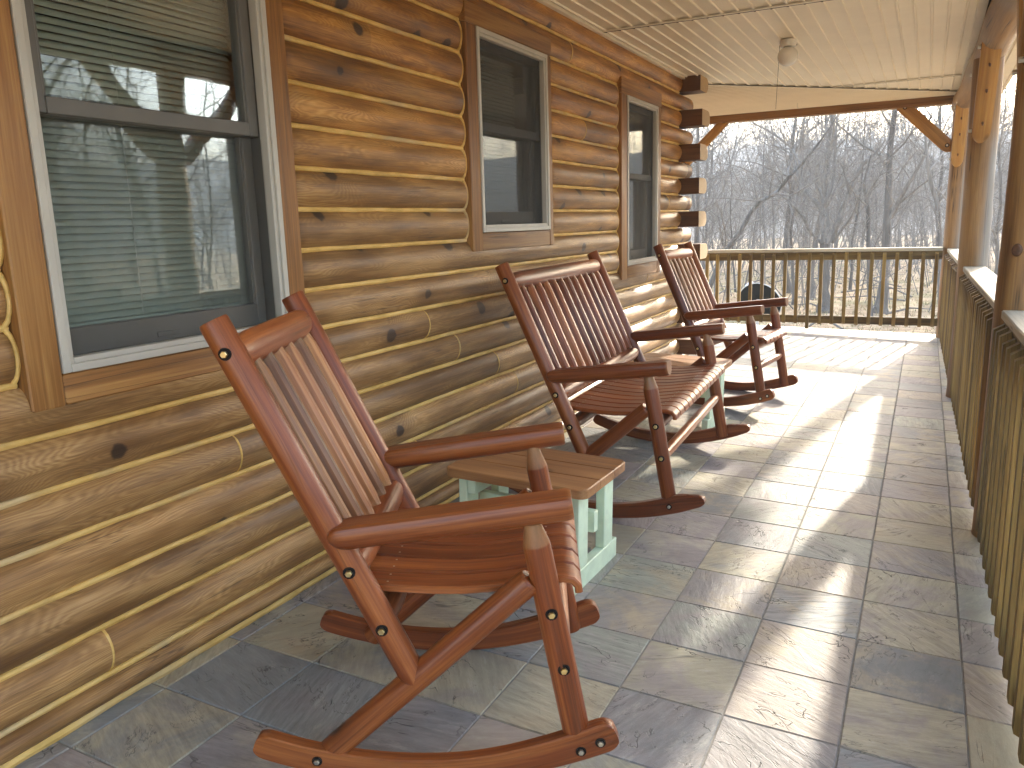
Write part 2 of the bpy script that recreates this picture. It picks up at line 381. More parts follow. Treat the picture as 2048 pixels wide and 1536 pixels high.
for j in range(-12, 25):
    y0 = j * T; y1 = min(y0 + T, YE)
    if y1 - y0 < .03: continue
    for i in range(-13, 4):
        x0 = i * T; x1 = min(x0 + T, 1.155)
        if y1 < 4.6 and x1 < -1.3: continue
        if y1 <= 4.86 and x0 < -1.3: x0 = -1.3
        if x1 - x0 < .02: continue
        tile(x0, x1, y0, y1)
fo = floor.build('porch_floor', M['slate'], ang=None)
a = fo.data.attributes.new('rnd', 'FLOAT_VECTOR', 'POINT'); a.data.foreach_set('vector', [c for r in RND for c in r])
struct(fo)
g = MB()
V = [(-4.2, -4.2, fz(-4.2) - .0035), (1.16, -4.2, fz(1.16) - .0035), (1.16, YE + .005, fz(1.16) - .0035), (-4.2, YE + .005, fz(-4.2) - .0035)]
V += [(x, y, z - .14) for x, y, z in V]
g.add(V, [(0, 1, 2, 3), (0, 4, 5, 1), (1, 5, 6, 2), (2, 6, 7, 3), (7, 6, 5, 4)], V)
struct(g.build('porch_slab', M['grout'], ang=None))
# pale stone edging, in the sun beyond the far railing
e = MB(); ys = YE + .012; x = -4.2
while x < 1.1:
    w = .52 + rt.uniform(-.02, .02); x1 = min(x + w, 1.15)
    e.bar((x + .004, ys + .07, fz(x) - .02), (x1 - .004, ys + .07, fz(x1) - .02), .14, .045, ch=.006); x += w
eo = struct(e.build('stone_edging', M['stonelip']))

# ------------------------------------------------------------------ log house
house = thing('log_house', 'amber log house wall with yellow chinking, three dark windows and crossed log corner', 'house', (0, 0, 0))
PIT = .1453; Z0 = .134
def zk(k): return Z0 + PIT * k
XW = -1.288                       # plane of the chinking
WIN = [dict(o=(-1.385, -.53, 1.02, 2.305), c=(-1.478, -.444, .936, 2.40), rail=1.70),
       dict(o=(.885, 1.695, 1.332, 2.30), c=(.785, 1.748, 1.242, 2.395), rail=1.853),
       dict(o=(3.085, 3.83, 1.04, 2.255), c=(2.96, 3.92, .943, 2.365), rail=1.70)]
JOINT = {3: [-.808, 1.02], -0: [-1.35, 2.6], 5: [.37, 3.6], 4: [.628], 2: [1.233, -2.4], 1: [.25, 3.3], 15: [2.093], 7: [-2.2], 9: [4.2], -1: [-.1, 3.9], 12: [2.3], 6: [2.55]}
rl = random.Random(11)
def logprof(z0, z1, n=11):
    out = []
    for i in range(n + 1):
        t = i / n; s = max(0., math.sin(math.pi * t)) ** .62
        out.append((XW + .002 + .037 * s, z0 + (z1 - z0) * t))
    return out
wall = MB()
def wall_log(k, ya, yb, enda=False, endb=False):
    gap = .0065; z0 = zk(k) + gap; z1 = zk(k + 1) - gap
    if k == -1: z0 = .055
    pr = logprof(z0, z1); n = len(pr)
    ys = [ya]; st = .11
    if enda: ys += [ya + .004, ya + .011, ya + .024, ya + .042]
    m = max(1, int((yb - ya) / st)); lo = ys[-1]; hi = yb - (.042 if endb else 0)
    ys += [lo + (hi - lo) * i / m for i in range(1, m + 1)]
    if endb: ys += [yb - .024, yb - .011, yb - .004, yb]
    sd = rl.uniform(0, 90); go = rl.uniform(0, 60); zo = rl.randint(0, 30) * .37
    V = []; G = []; F = []
    for y in ys:
        da = (y - ya) if enda else 1; db = (yb - y) if endb else 1
        q = min(1, da / .042, db / .042); sh = math.sqrt(max(0., 1 - (1 - q) ** 2)) if q < 1 else 1
        wv = mnoise.noise(Vector((y * 1.7, sd, 0))) * .0045; ww = mnoise.noise(Vector((y * 5, sd, 3))) * .0018
        for x, z in pr:
            bul = (x - XW - .002)
            xx = XW + .002 + bul * (.30 + .70 * sh) + (wv + ww) * (bul / .04)
            zz = (z0 + z1) / 2 + (z - (z0 + z1) / 2) * (.93 + .07 * sh)
            V.append((xx, y, zz)); G.append((y + go, z + zo * 0 + zk(0) * 0, x))
    # keep true height so that the stain can follow it; shift the grain by the tone instead
    N = len(ys)
    for i in range(N - 1):
        for j in range(n - 1):
            F.append((i * n + j, (i + 1) * n + j, (i + 1) * n + j + 1, i * n + j + 1))
    F.append(tuple(range(n))); F.append(tuple((N - 1) * n + j for j in range(n - 1, -1, -1)))
    # thin back so the course is a closed board
    wall.add(V, F, G, tone=rl.random())
chk = MB()
def caulk(pts, r=.011, w=.35):
    P = []
    for i, p in enumerate(pts):
        nn = mnoise.noise(Vector(p) * 9.) * .0022
        P.append((p[0] + nn, p[1], p[2] + mnoise.noise(Vector(p) * 6.3 + Vector((5, 0, 0))) * .003))
    chk.loft(P, circ(8), [r * (1 + .28 * mnoise.noise(Vector(p) * 11.)) for p in pts], (1, 0, 0))
YA = -4.0
for k in range(-1, 18):
    yend = 4.95 if k % 2 else 4.578
    z0, z1 = zk(k), zk(k + 1)
    cuts = []
    for W in WIN:
        if z1 - .02 > W['o'][2] and z0 + .02 < W['o'][3]: cuts.append((W['c'][0] - .008, W['c'][1] + .008))
    segs = []; y = YA; ea = False
    for c0, c1 in cuts: segs.append((y, c0, ea, True)); y = c1; ea = True
    segs.append((y, yend, ea, False))
    for (a_, b_, e1, e2) in segs:
        js = sorted(j for j in JOINT.get(k, []) if a_ + .15 < j < b_ - .15)
        p_ = a_; pe = e1
        for j in js:
            wall_log(k, p_, j - .003, pe, False)
            pr = logprof(z0 + .008, z1 - .008, 8)
            caulk([(x - .001, j, z) for x, z in pr], .0046)
            p_ = j + .003; pe = False
        wall_log(k, p_, b_, pe, e2)
        # horizontal chinking under this course
        zz = z0 if k >= 0 else .046
        cy = [a_ + (b_ - a_) * i / max(2, int((b_ - a_) / .07)) for i in range(max(2, int((b_ - a_) / .07)) + 1)]
        if k % 2 == 0: cy = [min(c, 4.577) for c in cy]
        caulk([(XW + .0035, c, zz) for c in cy], .0102 if k >= 0 else .016)
    # rope of caulk down the window casings, following the log ends
    for (a_, b_, e1, e2) in segs:
        for yy, on_, sg in ((a_, e1, 1), (b_, e2, -1)):
            if on_:
                pts = []
                for i in range(9):
                    t = i / 8; s_ = max(0., math.sin(math.pi * t)) ** .62
                    pts.append((XW + .004 + .016 * s_, yy - sg * .004 + sg * .012 * (1 - s_), z0 + PIT * t))
                caulk(pts, .0078)
wo = wall.build('wall', M['log'], house, 50)
chk.build('chinking', M['chink'], house, None)
# perpendicular wall behind the corner, and the crossed log ends
pw = MB()
for k in range(-1, 18):
    z0, z1 = zk(k) + .004, zk(k + 1) - .004
    if k < 0: z0 = .06
    if k % 2 == 0:
        le = MB()
        h = (z1 - z0) / 2; zc = (z0 + z1) / 2
        # D profile: flat face towards -y, rounded towards +y (a across = y, b = z)
        pr = [(-.0, -h + .004), (.004, -h), (.20, -h)] + [(.20 + .085 * math.sin(math.pi * t / 8), -h * math.cos(math.pi * t / 8)) for t in range(1, 8)] + [(.20, h), (.004, h), (0, h - .004)]
        xe = -1.082 + rl.uniform(-.012, .012)
        path = [(-1.40, 4.576, zc), (-1.30, 4.576, zc), (xe - .006, 4.576, zc), (xe, 4.576, zc)]
        le.loft(path, [(x, y) for x, y in pr], [1, 1, 1, .985], (0, 0, 1), bare=[0, 0, 0, 0])
        # pale sawn end
        V = [(xe + .0008, 4.576 + x * .985, zc + y * .985) for x, y in pr]
        le.add(V, [tuple(range(len(V)))], [(v[0] * 3, v[1], v[2]) for v in V], .6, 1.)
        le.build('log_end', M['logend'], house, 40)
    else:
        pass
pw.bar((-4.2, 4.715, 1.3), (-1.33, 4.715, 1.3), .27, 2.6, ch=.01)
pw.build('side_wall', M['casing'], house)
# round butts of the long wall logs where they pass the corner
for k in range(-1, 18, 2):
    z0, z1 = zk(k) + .006, zk(k + 1) - .006
    if k < 0: z0 = .06
    bt = MB(); ring = logprof(z0, z1) + [(-1.40, z1), (-1.40, z0)]
    V = [(x, ya, z) for ya in (4.80, 4.951) for x, z in ring]; n = len(ring)
    bt.add(V, [(i, (i + 1) % n, n + (i + 1) % n, n + i) for i in range(n)] + [tuple(range(n, 2 * n)), tuple(range(n - 1, -1, -1))], [(v[1] * 2, v[2], v[0]) for v in V], rl.random())
    bt.build('log_butt', M['logend'], house, 40)
# house interior behind the windows
rm = MB()
x0, x1, y0, y1, z0, z1 = -4.2, -1.47, YA, 4.57, 0.05, 2.75
V = [(x0, y0, z0), (x1, y0, z0), (x1, y1, z0), (x0, y1, z0), (x0, y0, z1), (x1, y0, z1), (x1, y1, z1), (x0, y1, z1)]
rm.add(V, [(0, 3, 2, 1), (4, 5, 6, 7), (0, 4, 7, 3), (0, 1, 5, 4), (3, 7, 6, 2)], V)
# inner wall skin with holes for the windows
ysp = [YA] + [v for W in WIN for v in (W['o'][0], W['o'][1])] + [4.57]
for i in range(0, len(ysp), 2):
    a_, b_ = ysp[i], ysp[i + 1]
    V = [(-1.34, a_, .05), (-1.34, b_, .05), (-1.34, b_, 2.75), (-1.34, a_, 2.75)]; rm.add(V, [(0, 1, 2, 3)], V)
for W in WIN:
    a_, b_, c_, d_ = W['o']
    for (p, q) in ((.05, c_), (d_, 2.75)):
        V = [(-1.34, a_, p), (-1.34, b_, p), (-1.34, b_, q), (-1.34, a_, q)]; rm.add(V, [(0, 1, 2, 3)], V)
rm.build('inner_room', M['room'], house, None)

def make_window(W, first):
    y0, y1, z0, z1 = W['o']; c0, c1, d0, d1 = W['c']; zr = W['rail']
    fr = MB(); u = (1, 0, 0); fw = .034
    # almond outer frame, two steps
    for (xx, w, t, ins) in ((-1.252, .022, .03, 0.), (-1.262, .016, .034, .021)):
        a0, a1, b0, b1 = y0 + ins, y1 - ins, z0 + ins, z1 - ins
        fr.bar((xx, a0 + w / 2, b0), (xx, a0 + w / 2, b1), w, t, u, ch=.002); fr.bar((xx, a1 - w / 2, b0), (xx, a1 - w / 2, b1), w, t, u, ch=.002)
        fr.bar((xx, a0 + w, b0 + w / 2), (xx, a1 - w, b0 + w / 2), w, t, u, ch=.002); fr.bar((xx, a0 + w, b1 - w / 2), (xx, a1 - w, b1 - w / 2), w, t, u, ch=.002)
    win = fr.build('window', M['frame'], house)
    cs = MB(); cx = -1.268; ct = .052
    for (a_, b_) in ((c0, y0 - .002), (y1 + .002, c1)):
        cs.bar((cx, (a_ + b_) / 2, d0), (cx, (a_ + b_) / 2, z1 + .001), b_ - a_, ct, u, ch=.004, tone=rl.random())
    cs.bar((cx, y0 - .001, (d0 + z0) / 2 - .0005), (cx, y1 + .001, (d0 + z0) / 2 - .0005), z0 - d0 - .002, ct - .004, u, ch=.004)
    cs.bar((cx, c0 - .004, (z1 + d1) / 2 + .002), (cx, c1 + .004, (z1 + d1) / 2 + .002), d1 - z1 - .003, ct + .004, u, ch=.004)
    cs.build('casing', M['casing'], win)
    # jamb box
    jb = MB(); i = .037
    for (p, q, w_) in (((-1.325, y0 + .015, z0), (-1.325, y0 + .015, z1), .03), ((-1.325, y1 - .015, z0), (-1.325, y1 - .015, z1), .03), ((-1.325, y0 + .03, z0 + .015), (-1.325, y1 - .03, z0 + .015), .03), ((-1.325, y0 + .03, z1 - .015), (-1.325, y1 - .03, z1 - .015), .03)):
        jb.bar(p, q, w_, .11, u, ch=.002)
    jb.build('jamb', M['sash'], win)
    def sash(nm, x, za, zb, top, bot):
        s = MB(); a_, b_ = y0 + .037, y1 - .037; sw = .042
        s.bar((x, a_ + sw / 2, za), (x, a_ + sw / 2, zb), sw, .034, u, ch=.003); s.bar((x, b_ - sw / 2, za), (x, b_ - sw / 2, zb), sw, .034, u, ch=.003)
        s.bar((x, a_ + sw, za + bot / 2), (x, b_ - sw, za + bot / 2), bot, .034, u, ch=.003); s.bar((x, a_ + sw, zb - top / 2), (x, b_ - sw, zb - top / 2), top, .034, u, ch=.003)
        # glazing bead
        for (p, q) in (((x, a_ + sw + .004, za + bot), (x, a_ + sw + .004, zb - top)), ((x, b_ - sw - .004, za + bot), (x, b_ - sw - .004, zb - top))): s.bar(p, q, .008, .022, u, ch=.001)
        so = s.build(nm, M['sash'], win)
        g = MB(); t = .004
        g.bar((x - .004, a_ + sw - .004, (za + bot + zb - top) / 2), (x - .004, b_ - sw + .004, (za + bot + zb - top) / 2), zb - top - za - bot + .012, .0035, u, ch=.0005)
        g.build('pane', M['glass'], win, None)
    sash('upper_sash', -1.297, zr - .022, z1 - .03, .045, .044)
    sash('lower_sash', -1.334, z0 + .03, zr + .018, .04, .075)
    ft = MB(); ft.bar((-1.316, y0 + .42 * (y1 - y0) , z0 + .052), (-1.316, y0 + .52 * (y1 - y0), z0 + .052), .016, .006, u, ch=.002)
    ft.build('sash_lift', M['sash'], win)
    za, zb = (z0, zr) if first else (z0, z1)
    sc = MB(); sc.bar((-1.272, y0 + .03, (za + zb) / 2), (-1.272, y1 - .03, (za + zb) / 2), zb - za - .06, .0012, u, ch=.0001)
    sc.build('insect_screen', M['screen_thin' if first else 'screen'], win, None)
    return win
wn = [make_window(W, i == 0) for i, W in enumerate(WIN)]
label(wn[0], 'nearest tall window with a closed blind and bare tree reflections')
label(wn[1], 'shorter middle window with a dark screen and a high sill')
label(wn[2], 'far tall window with dark screen beside the log corner')
# closed mini blind in the near window, and darker ones deep in the other two
def blind(W, lab, x=-1.385, tone=.5):
    y0, y1, z0, z1 = W['o']
    b = thing('window_blind', lab, 'blind', (x, (y0 + y1) / 2, z0 + .05), 0, 'blinds behind the windows')
    s = MB(); hw = (y1 - y0) / 2 - .045; z = .075; h = z1 - z0 - .1
    while z < h - .03:
        sag = rl.uniform(-.0008, .0008)
        V = []
        for (dx, dz) in ((-.009, .0105), (-.001, .0045), (.005, -.003), (.009, -.0115)):
            V += [(dx, -hw, z + dz + sag), (dx, hw, z + dz - sag)]
        s.add(V, [(0, 1, 3, 2), (2, 3, 5, 4), (4, 5, 7, 6)], V); z += .0203
    s.build('slats', M['blind'], b)
    r_ = MB(); r_.bar((0, -hw, h - .012), (0, hw, h - .012), .028, .026, (0, 0, 1)); r_.build('headrail', M['blind'], b)
    r_ = MB(); r_.bar((0, -hw, .055), (0, hw, .055), .016, .012, (0, 0, 1)); r_.build('bottom_rail', M['blind'], b)
    for yy in (-.06, hw * .62):
        c = MB(); c.rod((.0065, yy, .05), (.0065, yy, h - .02), .0011, 5); c.build('cord', M['cord'], b)
    return b
blind(WIN[0], 'closed pale green mini blind filling the nearest window')
blind(WIN[1], 'dim blind behind the dark screen of the middle window', -1.44)
blind(WIN[2], 'dim blind behind the dark screen of the far window', -1.44)

# ------------------------------------------------------------------ porch roof
roof = thing('porch_roof', 'cream ribbed vinyl porch ceiling with mitred corner and roof above', 'porch roof', (0, 0, 2.59))
ZC = 2.59
def ribs(n0, n1, pitch, off, span, name, swap=False):
    c = MB(); bw = .018; bh = .0095
    for i in range(n0, n1):
        a0 = off + i * pitch
        pf = [(0, 0), (pitch - bw, 0), (pitch - bw * .78, -bh), (pitch - bw * .22, -bh), (pitch, 0)]
        V = []; F = []
        for (d, h) in pf:
            s_ = a0 + d; lo, hi = span(s_)
            for t in (lo, hi): V.append((t, s_, h) if swap else (s_, t, h))
        for j in range(len(pf) - 1):
            q = (2 * j, 2 * j + 1, 2 * j + 3, 2 * j + 2); F.append(q if not swap else q[::-1])
        c.add(V, F, V)
    return c.build(name, M['vinyl'], roof, 25)
P_ = .0945
ribs(0, 24, P_, -1.30, lambda x: (-5., x + 6.19), 'soffit_panel')
ribs(0, 45, P_, 3.75, lambda y: (-4.2, min(y - 6.205, .965)), 'soffit_panel', True)
def strip(p, q, w, h, mat='trimv', nm='trim_strip', zz=None):
    s = MB(); s.bar(p, q, w, h, ch=.0015); return s.build(nm, M[mat], roof)
for yy, xa in ((2.563, .95), (6.03, .95), (-.88, .95)):
    xl = -1.25 if yy < 5 else -.15
    strip((xl, yy - .012, -.0095), (xa, yy - .012, -.0095), .03, .006)
    gp = MB(); gp.bar((xl, yy + .010, -.0110), (xa, yy + .010, -.0110), .010, .003, ch=.0005)
    for i in range(24):
        xr = -1.30 + (i + 1) * P_ - .009
        if xl + .02 < xr < xa - .02: gp.loft([(xr, yy + .008, -.0118), (xr, yy + .030, -.0112)], [(-1, -1), (1, -1), (1, 1), (-1, 1)], [(.010, .0012), (.002, .001)])
    gp.build('panel_gap', M['dark'], roof)
# mitre strip from the house corner to the outer corner
gp = MB(); gp.bar((-1.25, 4.95, -.0115), (.93, 7.13, -.0115), .011, .005, ch=.0005)
for i in range(1, 24):
    xr = -1.30 + i * P_ - .009; gp.loft([(xr, xr + 6.196, -.0125), (xr, xr + 6.17, -.0118)], [(-1, -1), (1, -1), (1, 1), (-1, 1)], [(.011, .0012), (.002, .001)])
gp.build('panel_gap', M['dark'], roof)
strip((-1.262, 4.968, -.0125), (.92, 7.15, -.0125), .022, .006)
strip((-1.243, -4., -.013), (-1.243, 4.9, -.013), .03, .022)
strip((.925, -4., -.011), (.955, 7.1, -.011), .055, .018)
# outer soffit beyond the log beam, fascia and roof boards
ef = ribs(0, 3, P_, 1.06, lambda x: (-5., 7.9), 'soffit_panel')
strip((1.352, -5., .042), (1.352, 7.96, .042), .016, .09, 'trimv', 'fascia'); strip((-4.2, 7.95, .02), (1.34, 7.95, .02), .03, .14, 'trimv', 'fascia')
rb = MB(); rb.bar((-4.3, 1.5, .12), (1.36, 1.5, .12), 13.1, .06, ch=.002)
rb.build('roof_deck', M['shingle'], roof)

# ceiling globe light with pull chain
lt = thing('ceiling_light', 'white globe ceiling light with a thin pull chain', 'ceiling light', (-.22, 3.56, 2.583))
b = MB(); b.loft([(0, 0, 0), (0, 0, -.012), (0, 0, -.03), (0, 0, -.045)], circ(28), [.058, .060, .056, .050], (0, 1, 0)); b.build('fitting', M['white'], lt)
gl = MB(); pts = []; rr = []
for i in range(0, 19):
    a_ = math.pi * (.13 + .87 * i / 18); pts.append((0, 0, -.108 + .066 * math.cos(a_))); rr.append(max(.0005, .070 * math.sin(a_)))
gl.loft(pts, circ(32), rr, (0, 1, 0)); gl.build('globe', M['opal'], lt, 60)
for s_ in (-1, 1):
    k_ = MB(); k_.rod((.046 * s_, 0, -.038), (.062 * s_, 0, -.038), .004, 8); k_.build('thumb_screw', M['steel'], lt)
ch = MB(); ch.rod((-.056, -.01, -.03), (-.068, -.012, -.46), .0013, 6); ch.build('pull_chain', M['dark'], lt)
hk = MB(); hp = [(0, 0, 0), (0, 0, -.03), (.004, 0, -.05), (.012, 0, -.062), (.017, 0, -.052)]
hk.loft(hp, circ(8), .0035, (0, 1, 0)); ho = hk.build('ceiling_hook', M['steel']); ho.location = (-.62, 6.95, 2.584)
tag(ho, 'small metal hook screwed into the ceiling before the far beam', 'hook')

# ------------------------------------------------------------------ posts, beams, braces, railings
def natural_log(mb, p, q, r0, r1, seed, n=26, flute=.05, lump=.05, knots=6, seg=.10, weather=None, flare=0., crook=.012):
    p, q = Vector(p), Vector(q); L = (q - p).length; d = (q - p) / L
    up = Vector((0, 1, 0)) if abs(d.z) > .7 else Vector((0, 0, 1))
    a = up.cross(d).normalized(); b = d.cross(a)
    rs = random.Random(seed); N = int(L / seg) + 1
    ks = [(rs.uniform(.05, .95) * L, rs.uniform(0, 6.28), rs.uniform(.5, 1.)) for _ in range(knots)]
    V = []; G = []; B = []; F = []; go = rs.uniform(0, 50)
    for i in range(N + 1):
        s = L * i / N; t = i / N; r = r0 + (r1 - r0) * t + flare * math.exp(-s / .12)
        cx = mnoise.noise(Vector((s * .8, seed, 0))) * crook; cy = mnoise.noise(Vector((s * .8, seed, 9))) * crook
        for j in range(n):
            th = 2 * math.pi * j / n
            rr = r * (1 + flute * math.sin(3 * th + seed + .8 * mnoise.noise(Vector((s, seed, 1)))) * (.6 + .6 * mnoise.noise(Vector((s * 1.1, 5, seed))))
                      + lump * mnoise.noise(Vector((math.cos(th) * 1.3, math.sin(th) * 1.3, s * 1.9 + seed))))
            for (sk, tk, am) in ks:
                dd = ((s - sk) / .05) ** 2 + (((th - tk + math.pi) % (2 * math.pi) - math.pi) / .35) ** 2
                if dd < 9: rr += .010 * am * math.exp(-dd)
            P = p + d * s + a * (cx + rr * math.cos(th)) + b * (cy + rr * math.sin(th))
            V.append(tuple(P)); G.append((s + go, rr * math.cos(th), rr * math.sin(th)))
            B.append(weather((P - (p + d * s)).normalized(), P) if weather else 0.)
    for i in range(N):
        for j in range(n):
            j2 = (j + 1) % n; F.append((i * n + j, i * n + j2, (i + 1) * n + j2, (i + 1) * n + j))
    F.append(tuple(range(n - 1, -1, -1))); F.append(tuple(N * n + j for j in range(n)))
    mb.add(V, F, G, rs.random(), B)
def smooth(x, a, b):
    t = min(1, max(0, (x - a) / (b - a))); return t * t * (3 - 2 * t)
wx = lambda d, P: .92 * smooth(d.x + .22 * mnoise.noise(P * 3.) + .30 * mnoise.noise(Vector((P.x * 30., P.y * 30., P.z * 1.4))), .10, .62) * (1 - smooth(P.z, 1.75, 2.0))
def bolt_mesh(mb, p, d, r=.011, l=.02, ring=True):
    """hex bolt head on a dark disc, the painted shade of its counterbore; materials: 0 dark ring, 1 metal"""
    p = Vector(p); d = Vector(d).normalized(); up = (0, 0, 1) if abs(d.z) < .9 else (1, 0, 0)
    if ring: mb.loft([p - d * .004, p + d * .0012], circ(14), [r * 1.75, r * 1.75], up, mi=0)  # near-black disc on the surface paints the shade inside the bolt hole
    mb.loft([p, p + d * (l * .8), p + d * l], circ(6), [r, r, r * .8], up, mi=1)
def brace(parent, p, q, w=.125, t=.07, up=(0, 1, 0), seed=0, peg=(0, 0, 0)):
    """half-log knee brace with rounded ends, dark knots and two end bolts"""
    p, q = Vector(p), Vector(q); d = (q - p).normalized(); L = (q - p).length
    pr = [(-.5, -.35), (-.38, -.5), (.38, -.5), (.5, -.35), (.5, .3), (.36, .5), (-.36, .5), (-.5, .3)]
    path = []; rad = []
    N = 22
    for i in range(N + 1):
        t_ = (i / N) ** 1.5; k = 1 + .05 * mnoise.noise(Vector((t_ * 2.2, seed, 0))); e = 1.
        if t_ < .12: e = math.sqrt(max(.05, 1 - ((.12 - t_) / .125) ** 2))
        path.append(p + d * (L * t_)); rad.append((w * k * (e if w > t else 1), t * (1 if w > t else e)))
    m = MB(); m.loft(path, pr, rad, up, tone=.4 + .3 * random.random())
    o = m.build('brace', M['brace'], parent, 40)
    for f, s in ((.10, 1), (.93, 1)):
        c = p + d * (L * f)
        n_ = Vector(up).normalized()
        bb = MB(); bolt_mesh(bb, c - n_ * (t * .5), -n_, .012, .02)
        bb.build('bolt', [M['dark'], M['steel']], o, 30)
    for f in (.22, .55, .8):
        sn = MB(); c = p + d * (L * f); side = Vector(up).cross(d).normalized()
        sn.rod(c + side * (w * .46), c + side * (w * .46 + .045) + d * .01, .008, 7, r2=.005, bare=None)
        sn.build('branch_stub', M['logend'], o, 30)
    return o
PX = lambda y: 1.10 - .0162 * (y - 1.2)
ZB = 2.385
posts = []
for (y, nm, sd, fl, kn) in ((1.2, 'near peeled log porch post with a dark knot at the right edge of the view', 2, .03, 5), (4.17, 'fluted middle porch post with grey weathered outer side and two braces', 5, .10, 9), (7.5, 'far corner porch post carrying the beam ends and honey coloured braces', 8, .07, 9)):
    x = PX(y)
    t = thing('porch_post', nm, 'porch post', (x, y, fz(x)), 0, 'log posts along the porch')
    m = MB(); natural_log(m, (0, 0, 0), (0, 0, ZB - fz(x) + .03), .104 if y < 2 else .101, .095, sd, flute=fl, knots=kn, weather=lambda d, P, x=x: wx(d, P), flare=.006)
    m.build('log', M['post'], t, 60)
    zb = 1.86 - fz(x)
    if y < 7:
        brace(t, (-.02, .105, zb), (-.02, .66, zb + .58), .085, .115, (1, 0, 0), sd)
    brace(t, (-.025, -.105, zb), (-.025, -.62, zb + .58), .085, .115, (1, 0, 0), sd + 1)
    if y > 7: brace(t, (-.075, 0.015, 2.02 - fz(x)), (-.60, 0.015, 2.535 - fz(x)), .135, .07, (0, 1, 0), sd + 2)
    if y < 2:
        kn_ = MB(); c = Vector((-.045, -.093, 1.235)); n_ = Vector((-.36, -.93, 0)).normalized()
        kn_.loft([c - n_ * .012, c + n_ * .002, c + n_ * .0045, c + n_ * .003], circ(16), [(.021, .028), (.018, .024), (.012, .016), (.006, .008)], (0, 0, 1), tone=.2)
        kn_.build('knot', M['logend'], t, 60)
    posts.append(t)
t = thing('porch_post', 'porch post hidden behind the log corner, its brace showing beside the log ends', 'porch post', (-2.16, 7.5, fz(-2.16)), 0, 'log posts along the porch')
m = MB(); natural_log(m, (0, 0, 0), (0, 0, 2.50 - fz(-2.16)), .10, .095, 21, knots=5); m.build('log', M['post'], t, 60)
brace(t, (.09, 0.015, 1.935), (.67, 0.015, 2.50), .105, .07, (0, 1, 0), 14)
bm = MB(); natural_log(bm, (PX(-3.5) + .005, -3.5, 2.487), (PX(7.75) + .005, 7.75, 2.487), .108, .106, 31, flute=.02, lump=.04, knots=14, seg=.14, weather=lambda d, P: .45 * smooth(mnoise.noise(P * 1.3), -.1, .3), crook=.02)
tag(bm.build('porch_beam', M['post'], None, 60), 'round grey brown log beam running along the open side under the ceiling', 'beam')
bm = MB(); bm.bar((-4.2, 7.5, 2.557), (.90, 7.5, 2.557), .14, .118, ch=.006, tone=.4)
tag(bm.build('porch_beam', M['beam']), 'squared brown beam across the far end of the porch', 'beam')

# railings: cap, two rails and square balusters nailed on the inner face
def railing(lab, A, Bp, zc, inner, first, step_, long_at=None, seed=0):
    """A,B = ends of the inner rail face line (x,y); inner = unit vector towards the porch"""
    A = Vector((A[0], A[1], 0)); Bq = Vector((Bp[0], Bp[1], 0)); d = (Bq - A).normalized(); L = (Bq - A).length; n = Vector((inner[0], inner[1], 0))
    zf = fz(A.x)
    t = thing('porch_railing', lab, 'railing', (A.x, A.y, zf), 0, 'wooden railings round the porch')
    O = Vector((0, 0, -zf)); rs = random.Random(seed)
    def W(s, off, z): return d * s + n * off + Vector((0, 0, z - zf))
    m = MB(); m.bar(W(.0, -.062, zc - .018), W(L, -.062, zc - .018), .145, .036, ch=.005); m.build('cap_rail', M['cap'], t)
    m = MB(); m.bar(W(.0, -.019, zc - .085), W(L, -.019, zc - .085), .036, .092, ch=.003, tone=.3); m.build('top_rail', M['treated'], t)
    m = MB(); m.bar(W(.0, -.019, zf + .105), W(L, -.019, zf + .105), .036, .088, ch=.003, tone=.25); m.build('bottom_rail', M['treated'], t)
    s = first; i = 0
    while s < L - .03:
        m = MB(); w = .0375; lean = rs.uniform(-.005, .005); o = .0195
        lo = zf + .052 + rs.uniform(-.006, .006); hi = zc - .046 + rs.uniform(-.006, .006)
        if long_at == i: lo = zf - .004
        hw = w / 2
        V = []
        for z, e in ((lo + .006, 0), (lo, 1), ):
            pass
        # bevelled top and bottom: the inner edge is cut back
        prof = [(-hw, lo), (hw, lo + .020), (hw, hi - .022), (-hw, hi)]
        if long_at == i: prof[1] = (hw, lo)
        for sx in (-hw, hw):
            for (off, z) in prof: V.append(tuple(W(s + sx + lean * (z - lo), o + off, z)))
        ton = rs.random(); G = [(p[2] + i * 1.7, p[0] + p[1] + i * .31, off_) for p, off_ in zip(V, [q[0] for q in prof] * 2)]
        m.add(V, [(0, 1, 2, 3), (7, 6, 5, 4), (0, 4, 5, 1), (1, 5, 6, 2), (2, 6, 7, 3), (3, 7, 4, 0)], G, ton)
        bo = m.build('baluster', M['treated'], t, 25)
        s += step_ + rs.uniform(-.004, .004); i += 1
    return t
XC = lambda y: 1.045 - .0121 * y
zc = .97
iv = Vector((-1, -.0121, 0)).normalized()
railing('nearest wooden railing section with a sunlit cap, running out of the right edge', (XC(-2.35), -2.35), (XC(1.095), 1.095), zc, iv, .06, .1335, seed=1)
railing('middle wooden railing section between the near post and the fluted post', (XC(1.305), 1.305), (XC(4.07), 4.07), zc, iv, .05, .1335, seed=2)
railing('far wooden railing section between the fluted post and the corner post', (XC(4.27), 4.27), (XC(7.40), 7.40), zc, iv, .05, .1335, seed=3)
railing('end railing across the porch with the woods showing between its balusters', (-2.09, 7.40), (.905, 7.40), .985, (0, -1, 0), .02, .1335, long_at=12, seed=4)

